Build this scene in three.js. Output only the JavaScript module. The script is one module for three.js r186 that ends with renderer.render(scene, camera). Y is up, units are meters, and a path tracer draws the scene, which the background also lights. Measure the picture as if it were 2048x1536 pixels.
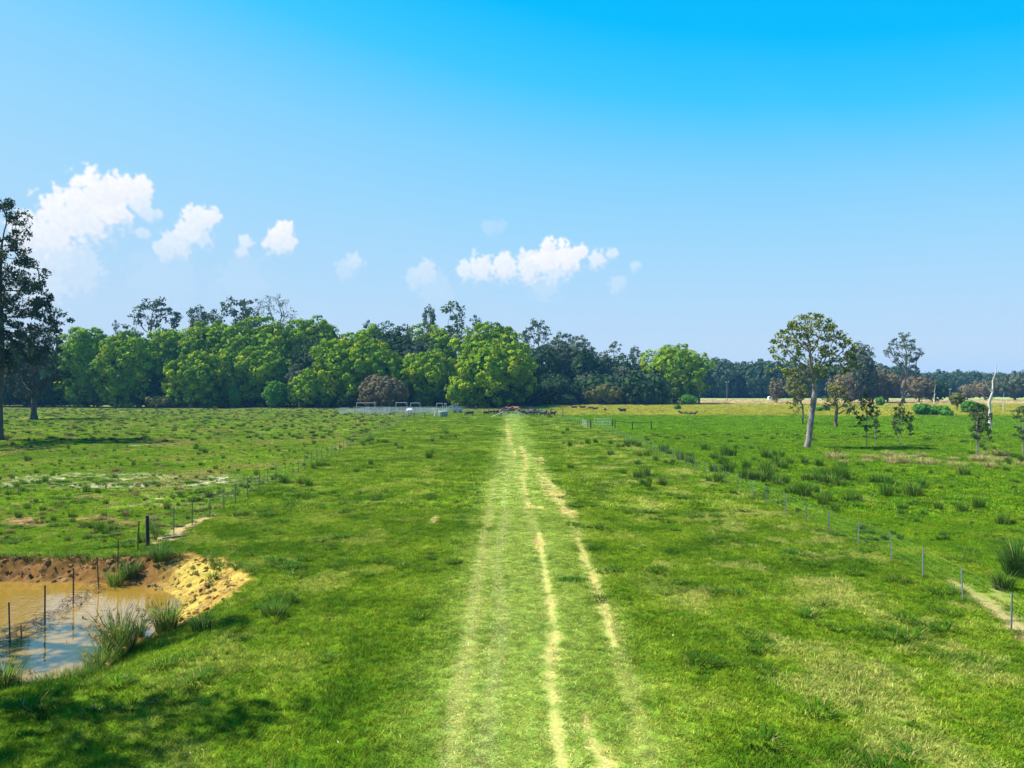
import * as THREE from 'three';
import { MarchingCubes } from 'three/addons/objects/MarchingCubes.js';
import { mergeGeometries, mergeVertices } from 'three/addons/utils/BufferGeometryUtils.js';

// ------------------------------------------------------------------ camera, sky, sun, exposure
const FOCAL = 1400, EYE = 7.6, HORIZON = 775;            // photograph: 2048 x 1536 pixels, a drone at 7.6 m
const scene = new THREE.Scene();
const camera = new THREE.PerspectiveCamera(2 * Math.atan(768 / FOCAL) * 180 / Math.PI, 4 / 3, 0.5, 4000);
camera.position.set(0, EYE, 0);
camera.lookAt(0, EYE + (HORIZON - 768) / FOCAL * 100, -100);
const renderer = new THREE.WebGLRenderer({ antialias: true });
renderer.toneMapping = THREE.LinearToneMapping;
const EXPOSURE = 2.3;
renderer.toneMappingExposure = EXPOSURE;
renderer.shadowMap.enabled = true;

const SUN_EL = 53 * Math.PI / 180, SUN_BACK = 9 * Math.PI / 180;
const sunDir = new THREE.Vector3(-Math.cos(SUN_EL) * Math.cos(SUN_BACK), Math.sin(SUN_EL), -Math.cos(SUN_EL) * Math.sin(SUN_BACK));
const sun = new THREE.DirectionalLight(new THREE.Color(1, 0.955, 0.86), 5);
sun.position.copy(sunDir).multiplyScalar(500).add(new THREE.Vector3(0, 0, -150));
sun.target.position.set(0, 0, -150);
sun.castShadow = true; sun.shadow.radius = 1;
Object.assign(sun.shadow.camera, { left: -320, right: 320, top: 320, bottom: -320, near: 10, far: 1200 });
scene.add(sun, sun.target);

// ------------------------------------------------------------------ numbers
function rng(seed) { let a = seed >>> 0; return () => { a = (a + 0x6D2B79F5) | 0; let t = Math.imul(a ^ (a >>> 15), 1 | a); t = (t + Math.imul(t ^ (t >>> 7), 61 | t)) ^ t; return ((t ^ (t >>> 14)) >>> 0) / 4294967296; }; }
const PERM = new Uint8Array(512); { const r = rng(77), p = [...Array(256).keys()]; for (let i = 255; i > 0; i--) { const j = Math.floor(r() * (i + 1)); [p[i], p[j]] = [p[j], p[i]]; } for (let i = 0; i < 512; i++) PERM[i] = p[i & 255]; }
const GX = new Float32Array(256), GY = new Float32Array(256); for (let i = 0; i < 256; i++) { GX[i] = Math.cos(i * 0.7853 + i * i * 0.013); GY[i] = Math.sin(i * 0.7853 + i * i * 0.013); }
function noise(x, y) {                                    // gradient noise, about -1 to 1
  const xi = Math.floor(x), yi = Math.floor(y), fx = x - xi, fy = y - yi, X = xi & 255, Y = yi & 255;
  const u = fx * fx * fx * (fx * (fx * 6 - 15) + 10), v = fy * fy * fy * (fy * (fy * 6 - 15) + 10);
  const a = PERM[PERM[X] + Y], b = PERM[PERM[X + 1] + Y], c = PERM[PERM[X] + Y + 1], d = PERM[PERM[X + 1] + Y + 1];
  const p = GX[a] * fx + GY[a] * fy, q = GX[b] * (fx - 1) + GY[b] * fy, r = GX[c] * fx + GY[c] * (fy - 1), s = GX[d] * (fx - 1) + GY[d] * (fy - 1);
  return 1.5 * (p + u * (q - p) + v * (r + u * (s - r) - p - u * (q - p)));
}
function fbm(x, y, o) { let s = 0, a = 0.55, f = 1; for (let i = 0; i < o; i++) { s += a * noise(x * f + i * 17.3, y * f - i * 9.1); a *= 0.5; f *= 2.03; } return s; }
const clamp = (v, a = 0, b = 1) => v < a ? a : v > b ? b : v;
const step = (a, b, v) => { const t = clamp((v - a) / (b - a)); return t * t * (3 - 2 * t); };
const lerp = (a, b, t) => a + (b - a) * t;
const toLin = (v) => v <= 0.04045 ? v / 12.92 : Math.pow((v + 0.055) / 1.055, 2.4);
const V3 = (x, y, z) => new THREE.Vector3(x, y, z);

// ------------------------------------------------------------------ sky: clear air paling towards the horizon and towards the sun, low cumulus
function makeSky() {
  const W = 4096, H = 2048, data = new Float32Array(W * H * 4);
  const keys = [[0, 202, 222, 243], [3, 197, 222, 245], [7, 184, 221, 250], [12, 164, 218, 253], [18, 134, 211, 255], [24, 66, 201, 255], [29, 8, 190, 255], [45, 0, 170, 250], [90, 0, 140, 225]].map(([e, ...c]) => [e, ...c.map((v) => toLin(v / 255) / EXPOSURE)]);
  const at = (e, out) => { let i = 0; while (i < keys.length - 2 && e > keys[i + 1][0]) i++; const a = keys[i], b = keys[i + 1], t = clamp((e - a[0]) / (b[0] - a[0])); for (let k = 0; k < 3; k++) out[k] = lerp(a[k + 1], b[k + 1], t); };
  const deg = 180 / Math.PI, put = (px, py) => [Math.atan((px - 1024) / FOCAL) * deg, Math.atan((HORIZON - py) / Math.hypot(FOCAL, px - 1024)) * deg];
  // cumulus heaps: bearing and height of each lobe, its radius, how dense it is
  const lobes = [
    [195, 388, 42, 1], [245, 382, 32, 1], [280, 378, 24, 1], [160, 404, 34, 1], [125, 432, 44, .95], [215, 418, 40, 1], [105, 470, 42, .85], [165, 446, 40, .85], [100, 515, 44, .5], [270, 402, 24, .8], [60, 470, 40, .8], [150, 540, 50, .3], [70, 570, 50, .4],
    [297, 427, 15, .55], [312, 427, 11, .5], [282, 427, 9, .5], [285, 468, 12, .4],
    [396, 440, 28, .85], [424, 432, 18, .9], [376, 464, 28, .8], [352, 484, 28, .65], [332, 502, 22, .5], [398, 476, 24, .5],
    [492, 486, 15, .6], [484, 503, 13, .5], [562, 468, 24, .95], [570, 455, 15, 1], [550, 488, 22, .75], [576, 484, 18, .8],
    [710, 524, 20, .4], [690, 536, 20, .25], [852, 545, 26, .4], [828, 560, 22, .3],
    [1098, 494, 19, 1], [1090, 520, 30, 1], [1058, 532, 34, .85], [1010, 535, 30, .85], [962, 538, 30, .8], [934, 540, 20, .7], [1132, 516, 34, 1], [1160, 502, 18, 1], [1110, 546, 28, .6],
    [1194, 518, 20, .7], [1222, 508, 13, .6], [1270, 533, 11, .35], [980, 455, 18, .18], [1000, 453, 14, .16], [1235, 570, 18, .25], [1090, 575, 34, .2], [870, 580, 40, .15], [480, 560, 50, .07], [330, 560, 60, .07],
  ].map(([px, py, r, d]) => { const [a, e] = put(px, py); return [a, e, r / FOCAL * deg * 1.12, d]; });
  const r0 = rng(5);
  for (let k = 0; k < 90; k++) { let a = 50 + 260 * r0(); const e = 4 + 11 * r0(), n = 3 + Math.floor(r0() * 4); for (let j = 0; j < n; j++) lobes.push([(a > 180 ? a - 360 : a) + 2.6 * (r0() - .5), e + 1.2 * (r0() - .5), .7 + 1.2 * r0(), .5 + .5 * r0()]); }
  const dens = new Float32Array(W * H), grey = new Float32Array(W * H);
  for (const [a, e, r, d] of lobes) {
    const wide = r / Math.cos(e / deg) * 1.7, i0 = Math.floor((a - wide) / 360 * W + W / 4), i1 = Math.ceil((a + wide) / 360 * W + W / 4), j0 = Math.max(H / 2 + 6, Math.floor((e - r * 1.9 + 90) / 180 * H)), j1 = Math.ceil((e + r * 1.5 + 90) / 180 * H);
    for (let j = j0; j <= j1; j++) for (let i = i0; i <= i1; i++) {
      const ii = (i + W) % W, az = (i + .5 - W / 4) / W * 360, el = (j + .5) / H * 180 - 90;
      const dx = (az - a) * Math.cos(e / deg) / r, dy = (el - e) / r, below = dy < 0 ? 0.72 : 1;
      const big = fbm(az * 1.1 + 40, el * 1.1, 4), small = fbm(az * 2.9, el * 2.9 + 9, 3);
      const s = 1 - Math.hypot(dx, dy * below) + 0.62 * big + 0.42 * small - 0.04;
      const soft = dy > 0 ? 0.3 : 0.3 + 0.75 * Math.min(1, -dy);
      const v = d * step(0, soft, s), k = j * W + ii;
      if (v > dens[k]) { dens[k] = v; grey[k] = clamp(0.35 - 0.45 * dy - 0.5 * small + 0.25 * dx); }
    }
  }
  const c = [0, 0, 0], white = [1.02, 1.02, 1.03], base = [0.80, 0.85, 0.95];
  for (let j = 0; j < H; j++) for (let i = 0; i < W; i++) {
    const k = j * W + i, el = (j + .5) / H * 180 - 90, az = (i + .5 - W / 4) / W * 2 * Math.PI, s = Math.sin(az) * Math.cos(el / deg);
    at(Math.max(0, el) * (1 + 0.34 * s) + 3 * s * step(5, 25, el), c);
    const veil = 0.05 * clamp(fbm(Math.cos(az) * 6 + 5, el * 0.12 + Math.sin(az) * 6, 3)) * step(30, 5, el);
    const a = clamp(dens[k] * 0.97), g = grey[k];
    for (let q = 0; q < 3; q++) { const air = lerp(c[q], 0.85 / EXPOSURE, veil); data[k * 4 + q] = lerp(air, lerp(white[q], base[q], g) / EXPOSURE, a); }
    data[k * 4 + 3] = 1;
  }
  const t = new THREE.DataTexture(data, W, H, THREE.RGBAFormat, THREE.FloatType);
  t.mapping = THREE.EquirectangularReflectionMapping; t.magFilter = t.minFilter = THREE.LinearFilter; t.needsUpdate = true;
  return t;
}
scene.background = scene.environment = makeSky();
scene.fog = new THREE.FogExp2(new THREE.Color(0.16, 0.50, 1.0), 0.00015);

// ------------------------------------------------------------------ naming
const taken = {};
function numbered(name) { const n = taken[name] = (taken[name] ?? -1) + 1; return n ? `${name}_${String(n).padStart(3, '0')}` : name; }
function tag(o, label, category, group, kind) { if (label) o.userData.label = label; if (category) o.userData.category = category; if (group) o.userData.group = group; if (kind) o.userData.kind = kind; return o; }
function thing(name, label, category, [x, y, z] = [0, 0, 0], turn = 0, group) { const o = new THREE.Group(); o.name = numbered(name); o.position.set(x, y, z); o.rotation.y = turn; scene.add(o); return tag(o, label, category, group); }
function part(name, geo, mat, parent) { const m = new THREE.Mesh(geo, mat); m.name = name; m.castShadow = m.receiveShadow = true; parent.add(m); return m; }
function single(name, geo, mat, label, category, group, kind) { const m = new THREE.Mesh(geo, mat); m.name = numbered(name); m.castShadow = m.receiveShadow = true; scene.add(m); return tag(m, label, category, group, kind); }
const used = new Set();
function copy(proto, label, group) { let o = proto; if (used.has(proto)) { o = proto.clone(); o.name = numbered(proto.userData.base); } else { used.add(proto); proto.userData.base = proto.name.replace(/_\d{3}$/, ''); } scene.add(o); o.userData = { ...proto.userData }; if (label) o.userData.label = label; if (group) o.userData.group = group; return o; }

// ------------------------------------------------------------------ the lie of the land: metres right of the track axis (x) and metres ahead (d); world z = -d
const POND_LEVEL = -0.72;
const gx = (px, py, drop = 0) => (px - 1024) * (EYE + drop) / (py - HORIZON), gd = (py, drop = 0) => FOCAL * (EYE + drop) / (py - HORIZON);
const POND = [[0, 1166], [60, 1167], [110, 1165], [170, 1168], [219, 1166], [255, 1172], [287, 1174], [328, 1188], [352, 1206], [330, 1232], [300, 1260], [272, 1286], [240, 1303], [190, 1322], [150, 1344], [62, 1360], [0, 1372]].map(([px, py]) => [gx(px, py, 0.72), gd(py, 0.72)]).concat([[-18, 18.6], [-21.5, 19.4], [-24, 22.2], [-24.3, 26], [-23.4, 29.2]]);

// stretches of worn, straw-coloured ground along the wheel tracks: x, d, half width
const RUTS = [
  [[1080, 1066, .13], [1076, 1085, .18], [1090, 1130, .14], [1093, 1165, .16], [1104, 1220, .15], [1110, 1262, .17], [1104, 1300, .2], [1102, 1345, .19], [1107, 1400, .15], [1112, 1450, .12], [1124, 1536, .12]],
  [[1154, 1076, .12], [1166, 1105, .17], [1182, 1142, .18], [1200, 1190, .17], [1216, 1240, .15], [1228, 1290, .1]],
  [[1166, 1425, .06], [1180, 1462, .14], [1200, 1500, .17], [1228, 1550, .2]],
  [[1070, 940, .15], [1090, 960, .5], [1105, 985, .62], [1118, 1004, .5], [1132, 1016, .45], [1138, 1034, .4]],
  [[1042, 888, .25], [1047, 905, .35], [1050, 920, .3], [1050, 945, .14], [1046, 958, .25], [1052, 985, .2], [1060, 1015, .35], [1085, 1017, .3]],
  [[1028, 898, .2], [1031, 912, .3]], [[1081, 912, .28], [1085, 928, .26]], [[868, 1035, .2], [870, 1046, .2]],
  [[1012, 842, .3], [1015, 870, .3], [1022, 890, .2]],
].map((l) => l.map(([px, py, w]) => [gx(px, py), gd(py), w * 1.25]));
const WORN = [[[1012, 838, .5], [1018, 870, .45], [1030, 930, .35], [1045, 985, .3], [1062, 1040, .3], [1080, 1090, .28], [1100, 1220, .26], [1104, 1340, .26], [1122, 1540, .26]], [[1045, 900, .4], [1085, 940, .4], [1140, 1035, .35], [1160, 1090, .3], [1205, 1200, .28], [1236, 1300, .28], [1262, 1400, .24], [1300, 1545, .22]], [[985, 960, .3], [975, 1040, .28], [950, 1200, .28], [925, 1400, .28], [905, 1545, .28]]].map((l) => l.map(([px, py, w]) => [gx(px, py), gd(py), w]));
const DIRT = [
  [[318, 1086, .5], [335, 1070, .7], [360, 1055, .6], [390, 1042, .5], [425, 1027, .35]],
  [[1908, 1163, .25], [1950, 1190, .35], [1985, 1215, .4], [2020, 1240, .4], [2075, 1280, .45]],
  [[1995, 1190, .35], [2008, 1200, .35]], [[1990, 1176, .3], [1995, 1182, .3]],
].map((l) => l.map(([px, py, w]) => [gx(px, py), gd(py), w]));
function onLine(lines, x, d) {
  let best = -9;
  for (const l of lines) {
    if (d < l.lo - 1.2 || d > l.hi + 1.2 || x < l.xlo - 1.2 || x > l.xhi + 1.2) continue;
    for (let i = 1; i < l.length; i++) { const [ax, ay, aw] = l[i - 1], [bx, by, bw] = l[i], ex = bx - ax, ey = by - ay, t = clamp(((x - ax) * ex + (d - ay) * ey) / (ex * ex + ey * ey)); best = Math.max(best, 1 - Math.hypot(x - ax - t * ex, d - ay - t * ey) / lerp(aw, bw, t)); }
  }
  return best;
}
for (const l of [...RUTS, ...DIRT, ...WORN]) { l.lo = Math.min(...l.map((p) => p[1])); l.hi = Math.max(...l.map((p) => p[1])); l.xlo = Math.min(...l.map((p) => p[0])); l.xhi = Math.max(...l.map((p) => p[0])); }

function pondDistance(x, d) {                              // below 0 inside
  if (x < -34 || x > -4 || d < 11 || d > 38) return 9;
  let best = 1e9, inside = false;
  for (let i = 0, j = POND.length - 1; i < POND.length; j = i++) {
    const [ax, ay] = POND[j], [bx, by] = POND[i], ex = bx - ax, ey = by - ay, t = clamp(((x - ax) * ex + (d - ay) * ey) / (ex * ex + ey * ey));
    best = Math.min(best, Math.hypot(x - ax - t * ex, d - ay - t * ey));
    if ((ay > d) !== (by > d) && x < (bx - ax) * (d - ay) / (by - ay) + ax) inside = !inside;
  }
  return inside ? -best : best;
}
const fenceLeft = (d) => d < 35.5 ? -16.6 - (d - 22) * 0.06 : -17.6 - (d - 35.5) * 0.0525;
const fenceRight = (d) => d < 30 ? 15.4 + (d - 20) * 0.13 : d < 118 ? 16.7 - (d - 30) * 0.003 : 16.4 - (d - 118) * 0.072;
function ground(x, d) {
  const worn = d < 100 && x > -6 && x < 6 ? onLine(RUTS, x, d) : -9;
  let h = (worn > -0.8 ? -0.05 * step(-0.8, 0.5, worn) : 0) + 0.13 * noise(x / 16, d / 16) + 0.07 * noise(x / 5 + 9, d / 5) + 0.022 * noise(x / 1.1, d / 1.1 + 30);
  if (x > 17) h -= 0.35 * step(17, 24, x) * step(20, 40, d) * step(260, 120, d);
  const p = pondDistance(x, d);
  if (p < 4.6) {
    const farBank = step(28.4, 29.6, d) * step(-13.5, -16, x), ochre = step(-15.5, -13.5, x) * step(24, 26.5, d);
    const wide = 1.25 + 1.5 * ochre + 2.3 * (1 - farBank) * (1 - ochre) * step(28.5, 26, d) + 0.5 * noise(x * 0.6, d * 0.6), rough = noise(x * 0.9, d * 1.3 + 4) + 0.6 * Math.abs(noise(x * 2.9, d * 2.4)) - 0.9 * Math.abs(noise(x * 5.1 + 7, d * 3.2)) + 0.35 * noise(x * 9, d * 9);
    const t = p < 0 ? 0 : clamp(p / wide), shape = lerp(Math.pow(t, 1.2), step(0.1, 0.95, t), 0.6);
    const top = h + 0.05;
    h = p < 0 ? POND_LEVEL - 0.04 + Math.max(-0.7, p * 0.45) : lerp(POND_LEVEL - 0.04, top, shape) + rough * (0.05 + 0.20 * farBank + 0.09 * ochre) * Math.sin(Math.PI * t);
    if (p > wide) h = lerp(top, h, 0) + 0.02;
  }
  return h;
}
const gnd = (x, d) => V3(x, ground(x, d), -d);
// what grows or lies where: base colour into C, BARE = share of open soil, TALL = height of the sward
const C = [0, 0, 0]; let BARE = 0, TALL = 1;
const mixC = (r, g, b, t) => { if (t <= 0) return; if (t > 1) t = 1; C[0] += (r - C[0]) * t; C[1] += (g - C[1]) * t; C[2] += (b - C[2]) * t; };
function cover(x, d) {
  const n1 = fbm(x / 13, d / 13, 3), n2 = fbm(x / 2.6 + 50, d / 2.6, 3), n3 = fbm(x / 0.5, d / 0.5 + 7, 2), xl = fenceLeft(d), xr = fenceRight(d);
  BARE = 0; TALL = 1.05;
  const t = clamp(0.48 + 0.45 * n1 + 0.6 * n2 + 0.75 * n3); TALL += 0.7 * n3;
  C[0] = lerp(0.038, 0.140, t); C[1] = lerp(0.100, 0.225, t); C[2] = lerp(0.003, 0.010, t);
  const inStrip = step(xl - 0.4, xl + 0.4, x) * step(xr + 0.4, xr - 0.4, x);
  if (d < 200) {
    // mown strip with a paler, drier, trodden middle
    const mid = step(4.2, 0.6, Math.abs(x - 0.5 + 0.5 * noise(d / 7, 3)) - 1.5 * n2 - 0.8 * n1) * inStrip;
    mixC(0.240, 0.315, 0.060, 0.72 * mid * (0.75 + 0.5 * n3)); TALL = lerp(TALL, 0.45, mid);
    const lanes = step(0.45, 0.05, Math.abs(x + 0.5 + 0.35 * noise(d / 9, 8)) - 0.2 * n3) + 0.8 * step(0.3, 0.05, Math.abs(x + 1.35 + 0.3 * noise(d / 8, 21)) - 0.25 * n3);
    mixC(0.32, 0.34, 0.12, 0.3 * clamp(lanes) * inStrip * step(130, 60, d));
    // dry yellowish patches away from the track
    mixC(0.210, 0.240, 0.040, 0.4 * inStrip * step(0.12, 0.6, n1 * 0.6 + n2 * 0.8) * step(2, 6, Math.abs(x)));
    mixC(0.050, 0.125, 0.005, 0.65 * inStrip * step(0.15, 0.5, -n2 + 0.4 * n3) * step(2.5, 5, Math.abs(x)));
    TALL += 0.5 * inStrip * step(0.1, 0.5, -n2) * step(2.5, 5, Math.abs(x));
    mixC(0.27, 0.29, 0.065, 0.55 * inStrip * step(4, 7, x) * step(0.0, 0.4, fbm(x / 3.4 + 9, d / 3.4 + 3, 3) + 0.35 * n3)); mixC(0.25, 0.27, 0.05, 0.35 * inStrip * step(-4, -7, x) * step(0.05, 0.4, fbm(x / 3 + 29, d / 3 + 13, 3) + 0.35 * n3));
    const lush = step(1, 0.5, Math.hypot((x - 2.4) / 0.85, (d - 27.9) / 0.42)); mixC(0.035, 0.13, 0.012, 0.8 * lush); TALL += lush;
    const faint = step(-0.7, 0.7, onLine(WORN, x, d) + 1.0 * n3 + 0.9 * n2); mixC(0.30, 0.315, 0.085, 0.36 * faint); TALL -= 0.35 * faint;
    const r = onLine(RUTS, x, d) + 1.5 * n3 + 1.0 * n2 - 0.1, rut = 0.8 * step(-0.4, 0.9, r);
    mixC(0.36, 0.325, 0.10, rut); mixC(0.38, 0.25, 0.11, 0.7 * rut * step(0.2, 0.5, n2 - n3 * 0.5)); BARE = Math.max(BARE, 0.62 * rut);
    const q = onLine(DIRT, x, d) + 1.1 * n3 + 0.6 * n2, dirt = 0.9 * step(-0.3, 0.6, q);
    mixC(0.35, 0.25, 0.12, dirt); mixC(0.24, 0.15, 0.07, dirt * step(0.05, 0.4, n3)); BARE = Math.max(BARE, dirt);
  }
  if (x < xl) {                                            // left paddock: grazed, tussocky, with bleached and brown patches
    const e = step(xl, xl - 1, x);
    mixC(0.105, 0.195, 0.006, 0.5 * e); mixC(0.19, 0.185, 0.05, 0.8 * e * step(0.12, 0.45, n2 + 0.4 * n3)); mixC(0.045, 0.095, 0.006, 0.7 * e * step(0.22, 0.5, -n2 + 0.5 * n3)); mixC(0.19, 0.13, 0.055, 0.55 * e * step(0.35, 0.7, fbm(x / 3.3 + 80, d / 3.3 + 12, 3)));
    const pale = step(1, 0.45, Math.hypot((x + 32) / 16, (d - 57) / 6)) * step(-0.05, 0.2, n3 + 0.5 * n2) + 0.8 * step(1, 0.3, Math.hypot((x + 22) / 6, (d - 49) / 5)) * step(0.15, 0.4, n3 + 0.4 * n2);
    mixC(0.46, 0.40, 0.29, 0.85 * e * pale); BARE = Math.max(BARE, 0.8 * e * pale);
    const brown = step(1, 0.3, Math.hypot((x + 26) / 6.5, (d - 40.5) / 2.3)) * step(0.0, 0.35, n2 + 0.5 * n3 + 0.12);
    mixC(0.33, 0.19, 0.10, 0.9 * e * brown); BARE = Math.max(BARE, 0.6 * e * brown);
    mixC(0.40, 0.33, 0.2, e * step(1, 0.4, Math.hypot((x + 46) / 8, (d - 92) / 3)) * step(0.1, 0.4, n2)); const drift = fbm(x / 8 + 31, d / 15 + 7, 3); mixC(0.175, 0.165, 0.038, 0.65 * e * step(0.05, 0.4, drift) * step(40, 60, d)); mixC(0.060, 0.120, 0.006, 0.6 * e * step(0.1, 0.4, -drift) * step(40, 60, d)); TALL = lerp(TALL, 0.7, e);
  }
  if (x > xr) {                                            // right paddock: lush
    const e = step(xr, xr + 1.5, x);
    mixC(0.078, 0.178, 0.003, 0.6 * e); mixC(0.15, 0.21, 0.012, 0.55 * e * step(0.1, 0.45, n2)); mixC(0.045, 0.115, 0.004, 0.6 * e * step(0.2, 0.5, -n2 + 0.3 * n3)); TALL = lerp(TALL, 1.35, e * step(0, 6, x - xr));
    const straw = step(1, 0.4, Math.hypot((x - 50) / 17, (d - 75 + (x - 50) * 0.15) / 8)) * step(0.15, 0.4, n2 + 0.3 * n3 + 0.1);
    mixC(0.30, 0.30, 0.09, 0.55 * e * straw); TALL += straw;
    mixC(0.30, 0.25, 0.12, 0.7 * e * step(1, 0.4, Math.hypot((x - 25) / 6, (d - 52) / 4)) * step(0.2, 0.45, n2));
    if (d > 120) mixC(0.080, 0.185, 0.003, 0.5 * e);
  }
  if (d > 140) {
    const edge = d + 9 * noise(x / 22, 4) + 5 * n2, yellow = step(186, 196, edge) * step(8, 16, x - 0.02 * (d - 190));
    mixC(0.36, 0.34, 0.045, yellow * (0.7 + 0.35 * n2)); TALL = lerp(TALL, 3.2, yellow);
    mixC(0.42, 0.35, 0.18, step(285, 345, edge) * step(20, 60, x) * 0.9);
    mixC(0.16, 0.24, 0.045, 0.6 * step(390, 430, edge) * step(20, 60, x));
    mixC(0.20, 0.21, 0.055, 0.55 * step(190, 235, edge) * step(14, 4, x) * clamp(0.6 + n2));
  }
  const p = pondDistance(x, d);
  if (p < 5) {
    const farBank = step(28.2, 29.4, d) * step(-13.8, -15.6, x), ochre = step(-16.2, -14, x) * step(22.6, 25.6, d - 0.35 * (x + 12)), nearBank = 1 - Math.max(farBank, ochre);
    const reach = 0.35 * nearBank + 1.55 * farBank + 2.6 * ochre + 0.55 * n2 + 0.3 * n3, soil = step(reach + 0.25, reach - 0.15, p);
    mixC(lerp(0.28, 0.155, farBank), lerp(0.185, 0.080, farBank), lerp(0.042, 0.024, farBank), soil); mixC(0.16, 0.095, 0.026, soil * ochre * step(0.1, 0.4, -n2 + 0.6 * n3));
    mixC(0.15, 0.08, 0.032, soil * farBank * step(-0.1, 0.4, n3 + n2)); mixC(0.38, 0.28, 0.06, soil * ochre * step(0.0, 0.35, n2 + n3 * 0.6));
    mixC(0.12, 0.085, 0.03, step(0.22, 0.0, p)); BARE = Math.max(BARE, soil, step(0.1, 0, p));
    if (nearBank > 0.5) TALL += 1.6 * step(3, 0.4, p);
  }
}

// ------------------------------------------------------------------ ground sheet
const SRGB8 = new Uint8Array(4097); for (let i = 0; i <= 4096; i++) { const v = i / 4096; SRGB8[i] = Math.round(255 * (v <= 0.0031308 ? v * 12.92 : 1.055 * Math.pow(v, 1 / 2.4) - 0.055)); }
function coverMap(x0, x1, d0, d1, w, h, grain) {
  const a = new Uint8Array(w * h * 4), r = rng(3);
  for (let j = 0; j < h; j++) for (let i = 0; i < w; i++) {
    cover(lerp(x0, x1, (i + .5) / w), lerp(d0, d1, (j + .5) / h));
    const k = (j * w + i) * 4, g = 1 + grain * (r() - 0.5) * 2;
    for (let q = 0; q < 3; q++) a[k + q] = SRGB8[Math.floor(clamp(C[q] * g) * 4096)];
    a[k + 3] = 255;
  }
  const t = new THREE.DataTexture(a, w, h, THREE.RGBAFormat); t.colorSpace = THREE.SRGBColorSpace; t.magFilter = THREE.LinearFilter; t.minFilter = THREE.LinearFilter; t.needsUpdate = true;
  return new THREE.MeshPhysicalMaterial({ map: t, roughness: 1, specularIntensity: 0.04 });
}
{
  const lines = (...runs) => { const o = []; for (const [a, b, s] of runs) { const n = Math.max(1, Math.round((b - a) / s)); for (let i = 0; i < n; i++) o.push(lerp(a, b, i / n)); } o.push(runs.at(-1)[1]); return o; };
  const xs = lines([-1500, -300, 150], [-300, -110, 19], [-110, -40, 2.5], [-40, -25, .5], [-25, -8, .12], [-8, 40, .4], [40, 110, 2.5], [110, 300, 19], [300, 1500, 150]);
  const ds = lines([-80, 8, 22], [8, 17, .4], [17, 33, .12], [33, 88, .4], [88, 308, 2.5], [308, 500, 16], [500, 1900, 140]);
  const hs = xs.map((x) => Float32Array.from(ds, (d) => ground(x, d)));
  const zones = [[-40, 40, 8, 88], [-110, 110, 88, 308], [-700, 700, -80, 1320]], verts = zones.map(() => new Map()), P = [], N = [], U = [], I = zones.map(() => []);
  const vert = (zone, i, j) => {
    const key = i * 4096 + j; let k = verts[zone].get(key);
    if (k === undefined) {
      k = P.length / 3; verts[zone].set(key, k); const [x0, x1, d0, d1] = zones[zone];
      P.push(xs[i], hs[i][j], -ds[j]); U.push((xs[i] - x0) / (x1 - x0), (ds[j] - d0) / (d1 - d0));
      const i0 = Math.max(0, i - 1), i1 = Math.min(xs.length - 1, i + 1), j0 = Math.max(0, j - 1), j1 = Math.min(ds.length - 1, j + 1);
      const n = V3(-(hs[i1][j] - hs[i0][j]) / (xs[i1] - xs[i0]), 1, (hs[i][j1] - hs[i][j0]) / (ds[j1] - ds[j0])).normalize(); N.push(n.x, n.y, n.z);
    }
    return k;
  };
  for (let i = 0; i + 1 < xs.length; i++) for (let j = 0; j + 1 < ds.length; j++) {
    const x = (xs[i] + xs[i + 1]) / 2, d = (ds[j] + ds[j + 1]) / 2; let z = zones.findIndex(([x0, x1, d0, d1]) => x > x0 && x < x1 && d > d0 && d < d1); if (z < 0) z = 2;
    const a = vert(z, i, j), b = vert(z, i + 1, j), c = vert(z, i + 1, j + 1), e = vert(z, i, j + 1); I[z].push(a, b, c, a, c, e);
  }
  const g = new THREE.BufferGeometry(); g.setAttribute('position', new THREE.Float32BufferAttribute(P, 3)); g.setAttribute('normal', new THREE.Float32BufferAttribute(N, 3)); g.setAttribute('uv', new THREE.Float32BufferAttribute(U, 2));
  let s = 0; I.forEach((l, k) => { g.addGroup(s, l.length, k); s += l.length; }); g.setIndex(I.flat());
  const m = new THREE.Mesh(g, [coverMap(...zones[0], 2048, 2048, .22), coverMap(...zones[1], 2048, 1024, .16), coverMap(...zones[2], 1024, 1024, .1)]);
  m.name = 'pasture_ground'; m.receiveShadow = m.castShadow = true; scene.add(m); tag(m, 'green grazed pasture with a worn wheel track running to the cattle yards', 'ground', null, 'structure');
}
console.log('ground');

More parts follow.
